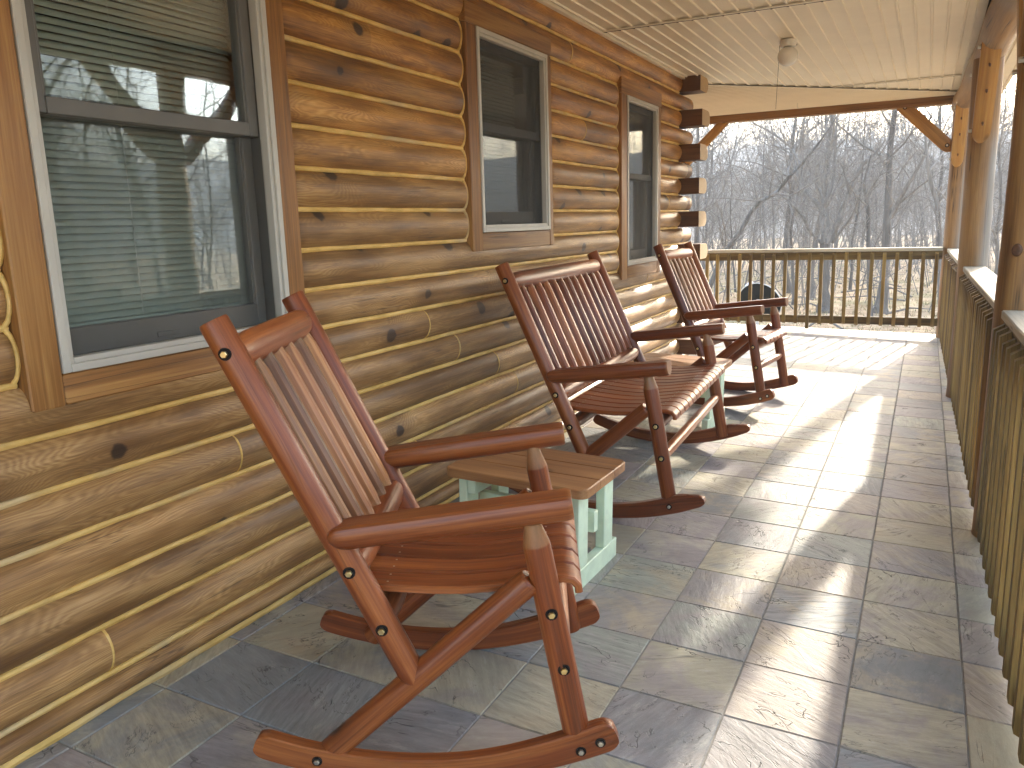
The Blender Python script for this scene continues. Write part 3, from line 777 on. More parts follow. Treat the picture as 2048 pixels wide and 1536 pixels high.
# ------------------------------------------------------------------ rocking chairs
def lerp(a, b, t): return tuple(x + (y - x) * t for x, y in zip(a, b))
def rocking(name, lab, cat, loc, rz, w, nslat, nseat, rock, seed, group=None, tones=None):
    """cedar log rocker: x forward, y across, z up; side frames at y = +-w/2"""
    rs = random.Random(seed)
    t = thing(name, lab, cat, (loc[0], loc[1], fz(loc[0])), rz, group, tilt=True)
    h = w / 2
    tn = tones or {}
    def tone(k): return tn.get(k, rs.uniform(.25, .75))
    PB = (-.411, .298); PT = (-.818, 1.139)
    def post(z): f = (z - PB[1]) / (PT[1] - PB[1]); return PB[0] + (PT[0] - PB[0]) * f
    pd = Vector((PT[0] - PB[0], 0, PT[1] - PB[1])).normalized()      # along the post, upward
    pn = Vector((pd.z, 0, -pd.x))                                       # square to the back, forward-up
    C = circ(20)
    for s in (-1, 1):
        y = s * h
        # ---- rocker: sawn board, curved below
        u0, k = (-.40, .44) if nslat < 8 else (-.37, .45)
        uf = .094 if nslat < 8 else .162; ur = -.80
        m = MB(); pts = []
        us = [ur + (uf - ur) * (.5 - .5 * math.cos(math.pi * i / 44)) for i in range(45)]
        path = []; rad = []
        for i, u in enumerate(us):
            zb = k * (u - u0) ** 2; H = .066 + .012 * smooth(u, -.3, .05)
            e = 1.
            de = min(u - ur, uf - u)
            if de < .032: e = .35 + .65 * math.sqrt(max(0, 1 - ((.032 - de) / .032) ** 2))
            if nslat >= 8 and uf - u < .11: H *= .55 + .45 * (uf - u) / .11
            path.append((u, y + s * .016, zb + H / 2)); rad.append((.018, H / 2 * e))
        pr = [(-.8, -1), (.8, -1), (1, -.9), (1, .9), (.8, 1), (-.8, 1), (-1, .9), (-1, -.9)]
        m.loft(path, pr, rad, (0, 0, 1), tone=tone('rocker') * .7)
        ro = m.build('rocker', M['redwood'], t, 40)
        for u, z in ((.008, .100), (.055, .125), (-.645, .062)):
            if nslat >= 8 and u == .055: continue
            bm_ = MB(); bolt_mesh(bm_, (u, y + s * .034, z), (0, s, 0), .0075, .008)
            bm_.build('bolt', [M['dark'], M['steel']], ro, 30)
        # ---- front leg with a whittled tip
        m = MB(); A = Vector((.008, y, .084)); Bq = Vector((-.107, y, .66)); d = (Bq - A); L = d.length; d.normalize()
        r = .0335
        st = [(0, .96), (.004, 1), (.25, 1.01), (L - .036, .98), (L - .031, .955), (L + .014, .64), (L + .045, .6)]
        rr = [r * e * (1 + rs.uniform(-.012, .012)) for _, e in st]
        m.loft([A + d * q for q, _ in st], C, rr, (0, 1, 0), tone=tone('leg'), bare=[0, 0, 0, 0, .45, .7, .7])
        lg = m.build('front_leg', M['redwood'], t, 30)
        for u, z in ((-.069, .463), (-.039, .319)):
            bm_ = MB(); bolt_mesh(bm_, (u + .004, y + s * .0325, z), (0, s, 0), .0085, .010)
            bm_.build('bolt', [M['dark'], M['brass']], lg, 30)
        # ---- brace from the rocker's heel up to the leg
        m = MB(); m.loft([(-.640, y, .047), (-.636, y, .051), (-.35, y, .3155), (-.118, y, .531), (-.113, y, .536)], C, [.029, .0325, .0335, .0325, .028], (0, 1, 0), tone=tone('brace'))
        m.build('brace', M['redwood'], t, 30)
        # ---- back post
        m = MB(); top = Vector((PT[0], y, PT[1])); bot = Vector((PB[0], y, PB[1]))
        L = (top - bot).length + .02
        m.loft([bot - pd * .035, bot - pd * .031, bot, bot + pd * (L * .5), bot + pd * (L - .006), bot + pd * L], C, [.030, .033, .034, .0345, .0345, .0325], (0, 1, 0), tone=tone('post' if s < 0 else 'post2'))
        bp = m.build('back_post', M['redwood'], t, 30)
        for z in (1.086, .565, .418):
            bm_ = MB(); bolt_mesh(bm_, (post(z), y + s * .0335, z), (0, s, 0), .0085, .010)
            bm_.build('bolt', [M['dark'], M['brass']], bp, 30)
        # ---- arm: log planed flat on top, rounded at the rear
        m = MB(); A = Vector((-.585, y + s * .012, .652)); Bq = Vector((-.018, y + s * .012, .735)); d = (Bq - A); L = d.length; d.normalize()
        pf = flat_top(24, .62)
        q = [(0, .30), (.004, .55), (.012, .78), (.024, .92), (.045, 1), (L * .5, 1.03), (L - .012, 1), (L - .004, .96), (L, .90)]
        m.loft([A + d * a_ for a_, _ in q], pf, [(.0435 * (e if a_ > .1 else .55 + .45 * e), .0405 * e) for a_, e in q], (0, 0, 1), tone=tone('arm'), bare=[0, 0, 0, 0, 0, 0, 0, .15, .3])
        m.build('armrest', M['redwood'], t, 30)
    # ---- cross pieces
    def cross(nm, u, z, r, ends=.6, prof=None, upv=None, tone_=None):
        m = MB(); a = h - .012
        ys = [-a, -a + .02, -a + .075, 0, a - .075, a - .02, a]
        rr = r if isinstance(r, tuple) else (r, r)
        sc = [ends, .82 if ends < 1 else 1, 1, 1.02, 1, .82 if ends < 1 else 1, ends]
        m.loft([(u, y_, z) for y_ in ys], prof or C, [(rr[0] * e, rr[1] * e) for e in sc], upv or (0, 0, 1), tone=tone(nm) if tone_ is None else tone_)
        return m.build(nm, M['redwood'], t, 35)
    def onback(z, f=0.): p = Vector((post(z), 0, z)) + pn * f; return p.x, p.z
    x_, z_ = onback(1.083, .002); cross('top_rail', x_, z_, (.030, .045), .66, flat_top(24, .80) , tuple(pd) if 0 else tuple(pd), .5)
    x_, z_ = onback(.562, .004); cross('lower_back_rail', x_, z_, (.028, .038), .70, None, tuple(pd))
    cross('seat_rail', -.468, .428, .030, .8); cross('seat_rail', -.069, .463, .030, .8)
    cross('stretcher', -.039, .319, .0255, .9)
    # ---- back slats, whittled at both ends
    inner = 2 * (h - .036); pitch = inner / (nslat + .25)
    hexa = [(-1, -.35), (-.62, -1), (.62, -1), (1, -.35), (.72, .62), (.25, 1), (-.25, 1), (-.72, .62)]
    for i in range(nslat):
        y = (i - (nslat - 1) / 2) * pitch
        m = MB(); z0, z1 = .575, 1.062
        A = Vector((post(z0), y, z0)) + pn * .004; Bq = Vector((post(z1), y, z1)) + pn * .004; d = (Bq - A); L = d.length; d.normalize()
        hw = min(.0275, pitch * .355); th = .0185
        q = [(0, .58), (.014, .62), (.045, 1), (L * .5, 1.02), (L - .048, 1), (L - .014, .62), (L, .58)]
        m.loft([A + d * a_ for a_, _ in q], hexa, [(hw * e, th * (.4 + .6 * e)) for a_, e in q], tuple(pn), tone=rs.random(), bare=[.35, .35, .0, 0, 0, .25, .3])
        m.build('back_slat', M['slatwood'] if nslat < 8 else M['redwood'], t, 28)
    # ---- contoured seat slats, rolled over the front rail
    sw = (2 * h - .066) / nseat
    prof = [(-.528, .496), (-.50, .494), (-.45, .490), (-.36, .4855), (-.28, .486), (-.20, .493), (-.12, .506), (-.07, .5155), (-.035, .519), (-.012, .514), (.001, .500), (.003, .484)]
    for i in range(nseat):
        y = (i + .5) * sw - sw * nseat / 2; hw = sw / 2 - .0032
        m = MB(); path = [(u, y, z) for u, z in prof]
        # stretch short of the legs for the outer two slats
        pr = [(-hw + .004, -.0095), (hw - .004, -.0095), (hw, -.006), (hw, .005), (hw - .005, .0095), (-hw + .005, .0095), (-hw, .005), (-hw, -.006)]
        m.loft(path, pr, 1, (0, 0, 1), tone=rs.uniform(.25, .8))
        for dy in (-.02, .02):
            for u, z in ((-.468, .5015), (-.075, .5255)): m.loft([(u, y + dy, z - .003), (u, y + dy, z)], circ(8), .0028, (0, 1, 0), mi=1)
        so = m.build('seat_slat', [M['redwood'], M['steel']], t, 40)
    return t
rocking('rocking_chair', 'nearest reddish cedar log rocking chair with one pinkish back post', 'rocking chair', (-.090, -.765), .4395, .589, 6, 6, 1, 5, 'log rocking chairs', {'post': .5, 'post2': .85, 'arm': .35, 'leg': .62, 'rocker': .5, 'brace': .35})
rocking('rocking_chair', 'far dark red log rocking chair in the sun by the log corner', 'rocking chair', (-.214, 3.364), -.1178, .589, 6, 6, 1, 6, 'log rocking chairs', {'post': .25, 'post2': .2, 'arm': .15, 'leg': .3, 'rocker': .15, 'brace': .2})
rocking('rocking_bench', 'wide two seat cedar log rocking bench between the two small tables', 'rocking bench', (-.259, 1.350), .0437, 1.303, 12, 14, 2, 7, None, {'post': .25, 'post2': .35, 'arm': .2, 'leg': .3, 'rocker': .2, 'brace': .15})

# ------------------------------------------------------------------ mint side tables
def side_table(lab, loc, rz, seed):
    rs = random.Random(seed)
    t = thing('side_table', lab, 'side table', (loc[0], loc[1], fz(loc[0])), rz, 'mint side tables between the rockers', tilt=True)
    H = .42; lx, ly = .605, .42; th = .036
    m = MB()
    n = 3; wd = ly / n
    # planks with rounded outer corners
    for i in range(n):
        y0 = -ly / 2 + i * wd + .0008; y1 = y0 + wd - .0016; r = .035; out = []
        def corner(cx, cy, a0): return [(cx + r * math.cos(a0 + math.pi / 2 * q / 5), cy + r * math.sin(a0 + math.pi / 2 * q / 5)) for q in range(6)]
        if i == 0: out = corner(-lx / 2 + r, y0 + r, math.pi) + corner(lx / 2 - r, y0 + r, 1.5 * math.pi) + [(lx / 2, y1), (-lx / 2, y1)]
        elif i == n - 1: out = [(-lx / 2, y0), (lx / 2, y0)] + corner(lx / 2 - r, y1 - r, 0) + corner(-lx / 2 + r, y1 - r, math.pi / 2)
        else: out = [(-lx / 2, y0), (lx / 2, y0), (lx / 2, y1), (-lx / 2, y1)]
        k = len(out); c = .0035; cx = sum(p[0] for p in out) / k; cy = sum(p[1] for p in out) / k
        V = []
        for (z, e) in ((H - th, 1), (H - c, 1), (H, 0)):
            for (x, y) in out:
                sx = x - c * (1 - e) * (1 if x > cx else -1); sy = y - c * (1 - e) * (1 if y > cy else -1); V.append((sx, sy, z))
        F = [tuple(range(k - 1, -1, -1)), tuple(2 * k + j for j in range(k))]
        for l in range(2):
            for j in range(k): F.append((l * k + j, l * k + (j + 1) % k, (l + 1) * k + (j + 1) % k, (l + 1) * k + j))
        gx, gy = rs.uniform(0, 30), rs.uniform(0, 9)
        m.add(V, F, [(x + gx, y + gy, z) for x, y, z in V], rs.uniform(.3, .8))
    m.build('table_top', M['tabletop'], t, 30)
    for sx in (-1, 1):
        x = sx * (lx / 2 - .062)
        m = MB(); m.bar((x, -.215, .041), (x, .215, .041), .040, .082, ch=.003); m.build('runner', M['mint'], t)
        for sy in (-1, 1):
            m = MB(); m.bar((x, sy * .125, .0825), (x, sy * .125, H - th - .001), .0885, .038, (1, 0, 0), ch=.003); m.build('leg', M['mint'], t)
        m = MB(); m.bar((x - sx * .040, -.17, H - th - .036), (x - sx * .040, .17, H - th - .036), .038, .068, ch=.003); m.build('top_batten', M['mint'], t)
    m = MB(); m.bar((-lx / 2 + .045, .0, .225), (lx / 2 - .045, .0, .225), .036, .086, ch=.003); m.build('stretcher', M['mint'], t)
    return t
side_table('mint green side table with brown plank top beside the nearest rocking chair', (-.598, .075), R(-1.8), 3)
side_table('mint green side table with brown plank top between the bench and the far chair', (-.70, 2.56), R(-2.), 9)

# ------------------------------------------------------------------ grounds
def gz(x, y):
    r = math.hypot(x - .7, y + 2.7)
    z = -.55 - .75 * smooth(r, 7, 19) - .25 * smooth(r, 25, 60)
    z += .10 * mnoise.noise(Vector((x * .12, y * .12, 0))) * smooth(r, 12, 22)
    return z
def polar_sheet(name, rings, mat, zf, nseg=120):
    V = []; F = []
    for r in rings:
        for j in range(nseg):
            a = 2 * math.pi * j / nseg; x = .7 + r * math.cos(a); y = -2.7 + r * math.sin(a)
            V.append((x, y, zf(x, y, r, a)))
    for i in range(len(rings) - 1):
        for j in range(nseg):
            j2 = (j + 1) % nseg; F.append((i * nseg + j, i * nseg + j2, (i + 1) * nseg + j2, (i + 1) * nseg + j))
    if rings[0] > .01 and name == 'ground': F.append(tuple(range(nseg)))
    m = MB(); m.add(V, F, V); return struct(m.build(name, mat, None, 180))
polar_sheet('ground', [1.5, 4, 7, 9, 11, 13, 15, 17, 19, 22, 25, 28, 32, 36, 42, 50, 60, 75, 95, 120], M['ground'], lambda x, y, r, a: gz(x, y))
def hz(r, a):
    el = 4.55 + .75 * mnoise.noise(Vector((math.cos(a) * 3.1, math.sin(a) * 3.1, 2.))) + .35 * mnoise.noise(Vector((math.cos(a) * 9, math.sin(a) * 9, 7.)))
    el += .6 * smooth(a, R(70), R(95)) * 0
    top = 430 * math.tan(R(el)) + 1.4
    return -1.6 + (top + 1.6) * smooth(r, 150, 440)
polar_sheet('hills', [118, 130, 150, 180, 215, 250, 290, 330, 370, 405, 440, 500, 580], M['hill'], lambda x, y, r, a: hz(r, a) - (.12 if r < 125 else 0), 160)

# ------------------------------------------------------------------ bare trees
def tube(mb, pts, rad, n, tone):
    """light-weight swept tube (no caps)"""
    V = []; F = []; o = 0
    for i, p in enumerate(pts):
        a = pts[min(i + 1, len(pts) - 1)] - pts[max(i - 1, 0)]
        if a.length < 1e-6: a = Vector((0, 0, 1))
        a.normalize(); u = a.orthogonal().normalized(); w = a.cross(u)
        for j in range(n):
            th = 6.2832 * j / n; V.append(tuple(p + (u * math.cos(th) + w * math.sin(th)) * rad[i]))
    for i in range(len(pts) - 1):
        for j in range(n):
            j2 = (j + 1) % n; F.append((i * n + j, i * n + j2, (i + 1) * n + j2, (i + 1) * n + j))
    mb.add(V, F, [(v[2], v[0], v[1]) for v in V], tone)
def rvec(rs): return Vector((rs.gauss(0, 1), rs.gauss(0, 1), rs.gauss(0, 1)))
def branch(mb, rs, p, d, L, r, lvl, tone, dens=1., rmin=.0042, tilt=.35):
    n = 5 if lvl > 1 else 4; pts = [p.copy()]; rad = [r]; q = p.copy(); dd = d.normalized()
    for i in range(n):
        dd = (dd + rvec(rs) * (.17 if lvl > 1 else .22) + Vector((0, 0, .07))).normalized()
        q = q + dd * (L / n); pts.append(q.copy()); rad.append(max(rmin, r * (1 - .8 * (i + 1) / n)))
    tube(mb, pts, rad, 5 if r > .03 else (4 if r > .012 else 3), tone)
    if lvl <= 0: return
    k = max(2, int((3 + 2.2 * L) * dens)) if lvl > 1 else max(3, int((3.5 + 3 * L) * dens))
    for _ in range(k):
        t = rs.uniform(.18, 1.); i = min(n - 1, int(t * n)); f = t * n - i
        b = pts[i].lerp(pts[i + 1], f); ax = (pts[i + 1] - pts[i]).normalized()
        side = rvec(rs); side -= ax * side.dot(ax); side.normalize()
        nd = ax * rs.uniform(.45, .9) + side * rs.uniform(.6, 1.) + Vector((0, 0, tilt * rs.random()))
        branch(mb, rs, b, nd, L * rs.uniform(.32, .58) * (1.15 - .45 * t), max(rmin, r * (1 - .75 * t) * rs.uniform(.4, .62)), lvl - 1, tone, dens, rmin, tilt)
def limb(mb, rs, st, n, tone, jit=.5):
    """a hand-set limb: smooth the points and add small crooks"""
    P = [Vector(s[:3]) for s in st]; Rr = [s[3] for s in st]; out = []; rr = []
    for i in range(len(P) - 1):
        p0 = P[max(i - 1, 0)]; p1 = P[i]; p2 = P[i + 1]; p3 = P[min(i + 2, len(P) - 1)]
        m = max(2, int((p2 - p1).length / .28))
        for k in range(m):
            t = k / m; t2 = t * t; t3 = t2 * t
            v = .5 * ((2 * p1) + (p2 - p0) * t + (2 * p0 - 5 * p1 + 4 * p2 - p3) * t2 + (3 * p1 - p0 - 3 * p2 + p3) * t3)
            r = Rr[i] + (Rr[i + 1] - Rr[i]) * t
            v += rvec(rs) * r * .22 * jit
            out.append(v); rr.append(r * (1 + rs.uniform(-.06, .06)))
    out.append(P[-1]); rr.append(Rr[-1]); tube(mb, out, rr, n, tone); return out, rr
def spread(mb, rs, out, rr, tone, every=.30, start=.15, Lk=1.0, lvl=2, dens=1.):
    acc = 0.; n = len(out)
    for i in range(1, n):
        seg = out[i] - out[i - 1]; acc += seg.length
        if i / n < start: continue
        while acc > every:
            acc -= every * rs.uniform(.7, 1.4)
            ax = seg.normalized(); side = rvec(rs); side -= ax * side.dot(ax)
            if side.length < .1: continue
            side.normalize(); side.y *= .8
            d = ax * rs.uniform(.3, .8) + side + Vector((0, 0, .25 * rs.random()))
            L = rs.uniform(.7, 1.9) * Lk * (1.1 - .35 * i / n); r = max(.005, min(rr[i] * .5, .012 * L + .004))
            branch(mb, rs, out[i], d, L, r, lvl, tone, dens, .0045)
HERO = {
'a' : ((-0.24, 21.32, -1.31), [[(0.0, 0.0, 0.0, 0.181), (0.02, 0.0, 0.91, 0.105), (0.02, 0.0, 1.85, 0.105), (0.02, 0.0, 2.51, 0.098), (-0.01, -0.0, 3.7, 0.081), (-0.02, -0.0, 4.39, 0.075), (0.02, 0.0, 5.09, 0.069), (0.06, 0.0, 5.69, 0.06), (0.09, 0.0, 6.42, 0.045), (0.11, 0.0, 7.26, 0.023)], [(0.09, 0.0, 2.56, 0.063), (0.23, -0.12, 2.88, 0.06), (0.4, -0.25, 3.31, 0.054), (0.62, -0.38, 3.7, 0.044), (0.81, -0.51, 4.12, 0.035), (0.96, -0.64, 4.57, 0.026), (1.08, -0.77, 5.09, 0.015)], [(0.24, 0.01, 2.91, 0.036), (0.54, -0.38, 3.16, 0.03), (0.88, -0.77, 3.44, 0.02), (1.17, -1.17, 3.63, 0.011)], [(-0.07, -0.0, 3.78, 0.045), (-0.26, -0.07, 4.2, 0.039), (-0.69, -0.16, 4.48, 0.036), (-1.0, -0.25, 4.76, 0.03), (-1.32, -0.34, 5.05, 0.024), (-1.57, -0.43, 5.48, 0.013)], [(0.02, 0.0, 4.16, 0.03), (0.31, -0.33, 4.45, 0.024), (0.54, -0.67, 4.78, 0.018), (0.63, -1.02, 5.16, 0.01)], [(0.01, 0.0, 4.88, 0.03), (-0.23, -0.66, 5.21, 0.023), (-0.39, -1.32, 5.69, 0.013)]]) ,
'b' : ((-1.69, 21.21, -1.29), [[(0.0, 0.0, 0.0, 0.196), (-0.0, -0.0, 0.62, 0.128), (-0.04, -0.0, 1.31, 0.12), (-0.08, -0.01, 1.88, 0.113)], [(-0.12, -0.01, 1.89, 0.06), (-0.3, -0.07, 2.07, 0.056), (-0.49, -0.13, 2.29, 0.054), (-0.61, -0.18, 2.58, 0.051), (-0.78, -0.24, 2.81, 0.048), (-0.93, -0.3, 2.98, 0.039), (-1.23, -0.38, 3.27, 0.03), (-1.43, -0.45, 3.32, 0.022), (-1.75, -0.54, 3.4, 0.012)], [(-0.1, -0.01, 1.94, 0.083), (-0.17, 0.14, 2.67, 0.076), (-0.33, 0.28, 2.96, 0.067), (-0.66, 0.4, 3.29, 0.061), (-0.85, 0.53, 3.56, 0.052), (-1.02, 0.67, 4.09, 0.04), (-1.15, 0.81, 4.38, 0.034), (-1.49, 0.91, 4.61, 0.024), (-1.79, 1.02, 4.71, 0.013)], [(-0.14, -0.01, 2.64, 0.045), (-0.17, 0.21, 3.08, 0.039), (-0.34, 0.42, 3.4, 0.031), (-0.58, 0.62, 3.79, 0.025), (-0.72, 0.83, 4.35, 0.014)], [(-0.01, -0.0, 1.88, 0.098), (0.18, 0.13, 2.36, 0.091), (0.3, 0.26, 2.75, 0.082), (0.46, 0.38, 3.22, 0.07), (0.66, 0.51, 3.8, 0.055), (0.86, 0.64, 4.12, 0.046), (1.06, 0.77, 4.29, 0.037), (1.26, 0.89, 4.62, 0.022)], [(0.12, 0.01, 1.91, 0.045), (0.42, -0.24, 2.34, 0.037), (0.63, -0.5, 2.65, 0.029), (0.78, -0.77, 3.03, 0.015)], [(-0.13, -0.01, 2.93, 0.057), (0.03, 0.02, 3.37, 0.048), (0.08, 0.05, 4.06, 0.042), (0.08, 0.07, 4.65, 0.036), (0.08, 0.1, 5.01, 0.03), (0.11, 0.12, 5.68, 0.015)], [(0.49, 0.04, 3.21, 0.033), (0.38, -0.19, 3.7, 0.027), (0.26, -0.42, 4.02, 0.021), (-0.22, -0.7, 4.35, 0.012)]]) ,
'c' : ((-4.51, 18.7, -0.92), [[(0.0, 0.0, 0.0, 0.083), (0.25, 0.06, 0.69, 0.069), (0.64, 0.15, 1.52, 0.063), (0.91, 0.2, 1.92, 0.058), (1.15, 0.25, 2.39, 0.054), (1.42, 0.3, 2.7, 0.051), (1.77, 0.36, 2.89, 0.048), (2.05, 0.4, 3.27, 0.044), (2.31, 0.44, 3.52, 0.039), (2.63, 0.48, 3.94, 0.03), (2.84, 0.5, 4.23, 0.025), (3.12, 0.53, 4.69, 0.014)], [(1.77, 0.36, 2.89, 0.025), (2.14, 0.08, 2.79, 0.019), (2.52, -0.19, 2.97, 0.015), (2.89, -0.48, 3.12, 0.009)], [(1.42, 0.3, 2.7, 0.022), (1.09, -0.16, 2.73, 0.019), (0.69, -0.65, 2.79, 0.015), (0.25, -1.16, 2.79, 0.009)], [(2.05, 0.4, 3.27, 0.022), (1.7, 0.06, 3.44, 0.019), (1.33, -0.3, 3.63, 0.013), (0.92, -0.67, 3.67, 0.008)], [(2.31, 0.44, 3.52, 0.025), (2.02, 1.04, 3.97, 0.02), (1.55, 1.62, 4.12, 0.012)], [(1.02, 0.22, 2.08, 0.019), (1.18, 0.76, 2.2, 0.014), (1.26, 1.27, 2.26, 0.009)]]) ,
'd' : ((-6.66, 26.41, -1.53), [[(0.0, 0.0, 0.0, 0.094), (0.01, 0.0, 1.95, 0.071), (0.04, 0.01, 2.87, 0.068), (0.02, 0.0, 4.61, 0.064), (0.01, 0.0, 5.99, 0.056), (0.02, 0.01, 7.31, 0.038)], [(0.03, 0.01, 2.52, 0.049), (0.33, 0.27, 3.37, 0.045), (0.36, 0.47, 3.97, 0.042), (0.37, 0.66, 4.88, 0.038), (0.35, 0.84, 5.68, 0.031), (0.39, 1.04, 6.55, 0.017)], [(0.03, 0.01, 3.57, 0.034), (0.39, 0.33, 4.26, 0.03), (0.92, 0.68, 4.59, 0.027), (1.11, 0.95, 5.46, 0.021), (1.18, 1.2, 6.24, 0.012)]]) ,
'e' : ((-0.4, 19.31, -1.03), [[(0.0, 0.0, 0.0, 0.061), (-0.08, -0.0, 0.9, 0.055), (-0.13, -0.01, 1.64, 0.052), (-0.2, -0.01, 2.51, 0.047), (-0.3, -0.02, 3.02, 0.039), (-0.28, -0.02, 3.34, 0.028), (-0.19, -0.01, 3.81, 0.014)], [(-0.21, -0.01, 2.59, 0.022), (-0.45, -0.49, 2.84, 0.016), (-0.56, -0.96, 3.09, 0.009)], [(-0.24, -0.01, 2.8, 0.022), (0.05, -0.28, 3.31, 0.016), (0.38, -0.55, 3.4, 0.009)]]) ,
'g' : ((1.15, 18.33, -0.91), [[(0.0, 0.0, 0.0, 0.066), (-0.08, 0.0, 0.85, 0.061), (-0.13, 0.0, 1.54, 0.058), (-0.18, 0.0, 1.99, 0.055), (-0.28, 0.0, 2.57, 0.05), (-0.4, 0.0, 2.92, 0.047), (-0.48, 0.0, 3.27, 0.042), (-0.55, 0.0, 3.78, 0.034), (-0.62, 0.0, 4.43, 0.02)], [(-0.37, 0.0, 2.87, 0.024), (-0.15, 0.19, 2.66, 0.019), (0.08, 0.38, 2.32, 0.011)], [(-0.45, 0.0, 3.17, 0.024), (-0.3, 0.35, 3.45, 0.019), (-0.06, 0.7, 3.79, 0.011)]]) ,
'h' : ((-2.78, 23.1, -1.28), [[(0.0, 0.0, 0.0, 0.055), (-0.11, -0.01, 1.73, 0.049), (-0.14, -0.02, 2.25, 0.044), (-0.05, -0.01, 2.84, 0.039), (0.05, 0.01, 3.6, 0.033), (0.1, 0.01, 4.13, 0.016)], [(-0.05, -0.01, 2.84, 0.023), (0.09, 0.55, 3.27, 0.018), (0.2, 1.1, 3.88, 0.01)], [(-0.08, -0.01, 2.61, 0.02), (-0.35, 0.53, 3.14, 0.015), (-0.66, 1.06, 3.31, 0.01)]]) ,
}
HL = {'a': ('large straight tree with one dark limb forking to the right', 9, .9), 'b': ('wide spreading multi stemmed tree with a flared base behind the end railing', 9, 1.),
      'c': ('long thin tree leaning far over to the right', 7, 1.), 'd': ('tall slender tree just right of the log corner', 7, .9), 'e': ('straight slim tree between the spreading tree and the large one', 7, .7),
      'g': ('pale slim tree nearest the corner post', 7, .45), 'h': ('thin dark sapling with a bent stem left of the spreading tree', 6, .6)}
for key, (base, strokes) in HERO.items():
    lab, ns, Lk = HL[key]; rs = random.Random(sum(map(ord, key)) * 7)
    zt = gz(base[0], base[1]) - .08 - base[2]
    t = thing('bare_tree', lab, 'tree', (base[0], base[1], gz(base[0], base[1])))
    off = base[2] - gz(base[0], base[1])
    tone = .5 if key != 'g' else .95
    tr = MB(); cr = MB()
    for i, st in enumerate(strokes):
        st = [(x, y, z + off, r) for x, y, z, r in st]
        if i == 0:
            x, y, z, r = st[0]; st = [(x, y, -.12, r * 1.35), (x, y, .12, r * 1.08)] + [(x, y, max(z, .25), r)] + st[1:]
        out, rr = limb(tr if i == 0 else cr, rs, st, ns if i == 0 else 6, tone, .35 if i == 0 else .8)
        spread(cr, rs, out, rr, tone, .26 if i else .34, .28 if i == 0 else .1, Lk * (1. if i else 1.1), 2, .8)
    tr.build('trunk', M['bark'], t, 180); cr.build('crown', M['twig'], t, None)
# ---- kinds of woodland tree, each grown once and copied
def grow(seed, H, r0, lean, forks, lvl=2, dens=.75):
    rs = random.Random(seed); tr = MB(); cr = MB(); tone = rs.uniform(.25, .8)
    n = 9; st = []; x = y = 0.
    for i in range(n + 1):
        f = i / n; st.append((x, y, H * f - .15, max(.008, r0 * (1 - .88 * f) * (1.35 if i == 0 else 1)))); x += lean[0] * H / n + rs.gauss(0, .045) * H / n * 2; y += lean[1] * H / n + rs.gauss(0, .045) * H / n * 2
    out, rr = limb(tr, rs, st, 7, tone, .5)
    for _ in range(forks):
        i = rs.randint(int(len(out) * .22), int(len(out) * .7)); a = rs.uniform(0, 6.28)
        d = Vector((math.cos(a) * .75, math.sin(a) * .75, rs.uniform(.7, 1.2))); L = H * rs.uniform(.25, .48); r = rr[i] * rs.uniform(.45, .7)
        m = 7; p = out[i].copy(); s2 = [(p.x, p.y, p.z, r)]
        for k in range(m):
            d = (d.normalized() + rvec(rs) * .16 + Vector((0, 0, .06))); p = p + d.normalized() * (L / m); s2.append((p.x, p.y, p.z, max(.008, r * (1 - .85 * (k + 1) / m))))
        o2, r2 = limb(cr, rs, s2, 5, tone, .7); spread(cr, rs, o2, r2, tone, .5, .12, H * .11, lvl - 1, dens)
    spread(cr, rs, out, rr, tone, .42, .3, H * .11, lvl - 1, dens)
    return tr, cr
KINDS = []
for i, (H, r0, lean, fk) in enumerate(((9.5, .085, (.07, 0), 9), (11, .11, (-.09, .03), 10), (7.5, .05, (.14, .04), 7), (10, .075, (.03, .07), 8), (6.0, .036, (-.16, 0), 5), (12, .14, (.03, -.05), 11))):
    KINDS.append(grow(100 + i, H, r0, lean, fk))
protos = [None] * len(KINDS)
rw = random.Random(77)
HK = (9.5, 11, 7.5, 10, 6.0, 12)
def wood_tree(i, x, y, rz, sc):
    az_ = math.degrees(math.atan2(y + 2.7, x - .7)); r_ = math.hypot(x - .7, y + 2.7)
    if 79 < az_ < 92: sc = min(sc, (.36 * r_ - 2.6) / (HK[i] * 1.06))     # low enough to let the morning sun over them
    if protos[i] is None:
        t = thing('bare_tree', 'thin leafless tree standing farther back among many others in the hazy woods', 'tree', (0, 0, 0), 0, 'woodland trees beyond the yard')
        KINDS[i][0].build('trunk', M['bark'], t, 180); KINDS[i][1].build('crown', M['twig'], t, None); protos[i] = t
    else:
        t = copy_tree(protos[i])
    t.matrix_world = Matrix.Translation((x, y, gz(x, y))) @ Matrix.Rotation(rz, 4, 'Z') @ Matrix.Scale(sc, 4)
    return t
spots = []
for (az_, r_, kk, sc_) in ((86.0, 26, 5, 1.15), (87.6, 30, 1, 1.2), (85.2, 33, 0, 1.3), (89.3, 36, 5, 1.1), (86.8, 41, 1, 1.2)):
    x, y = .7 + r_ * math.cos(R(az_)), -2.7 + r_ * math.sin(R(az_)); spots.append((x, y)); wood_tree(kk, x, y, rw.uniform(0, 6.28), sc_)
tries = 0
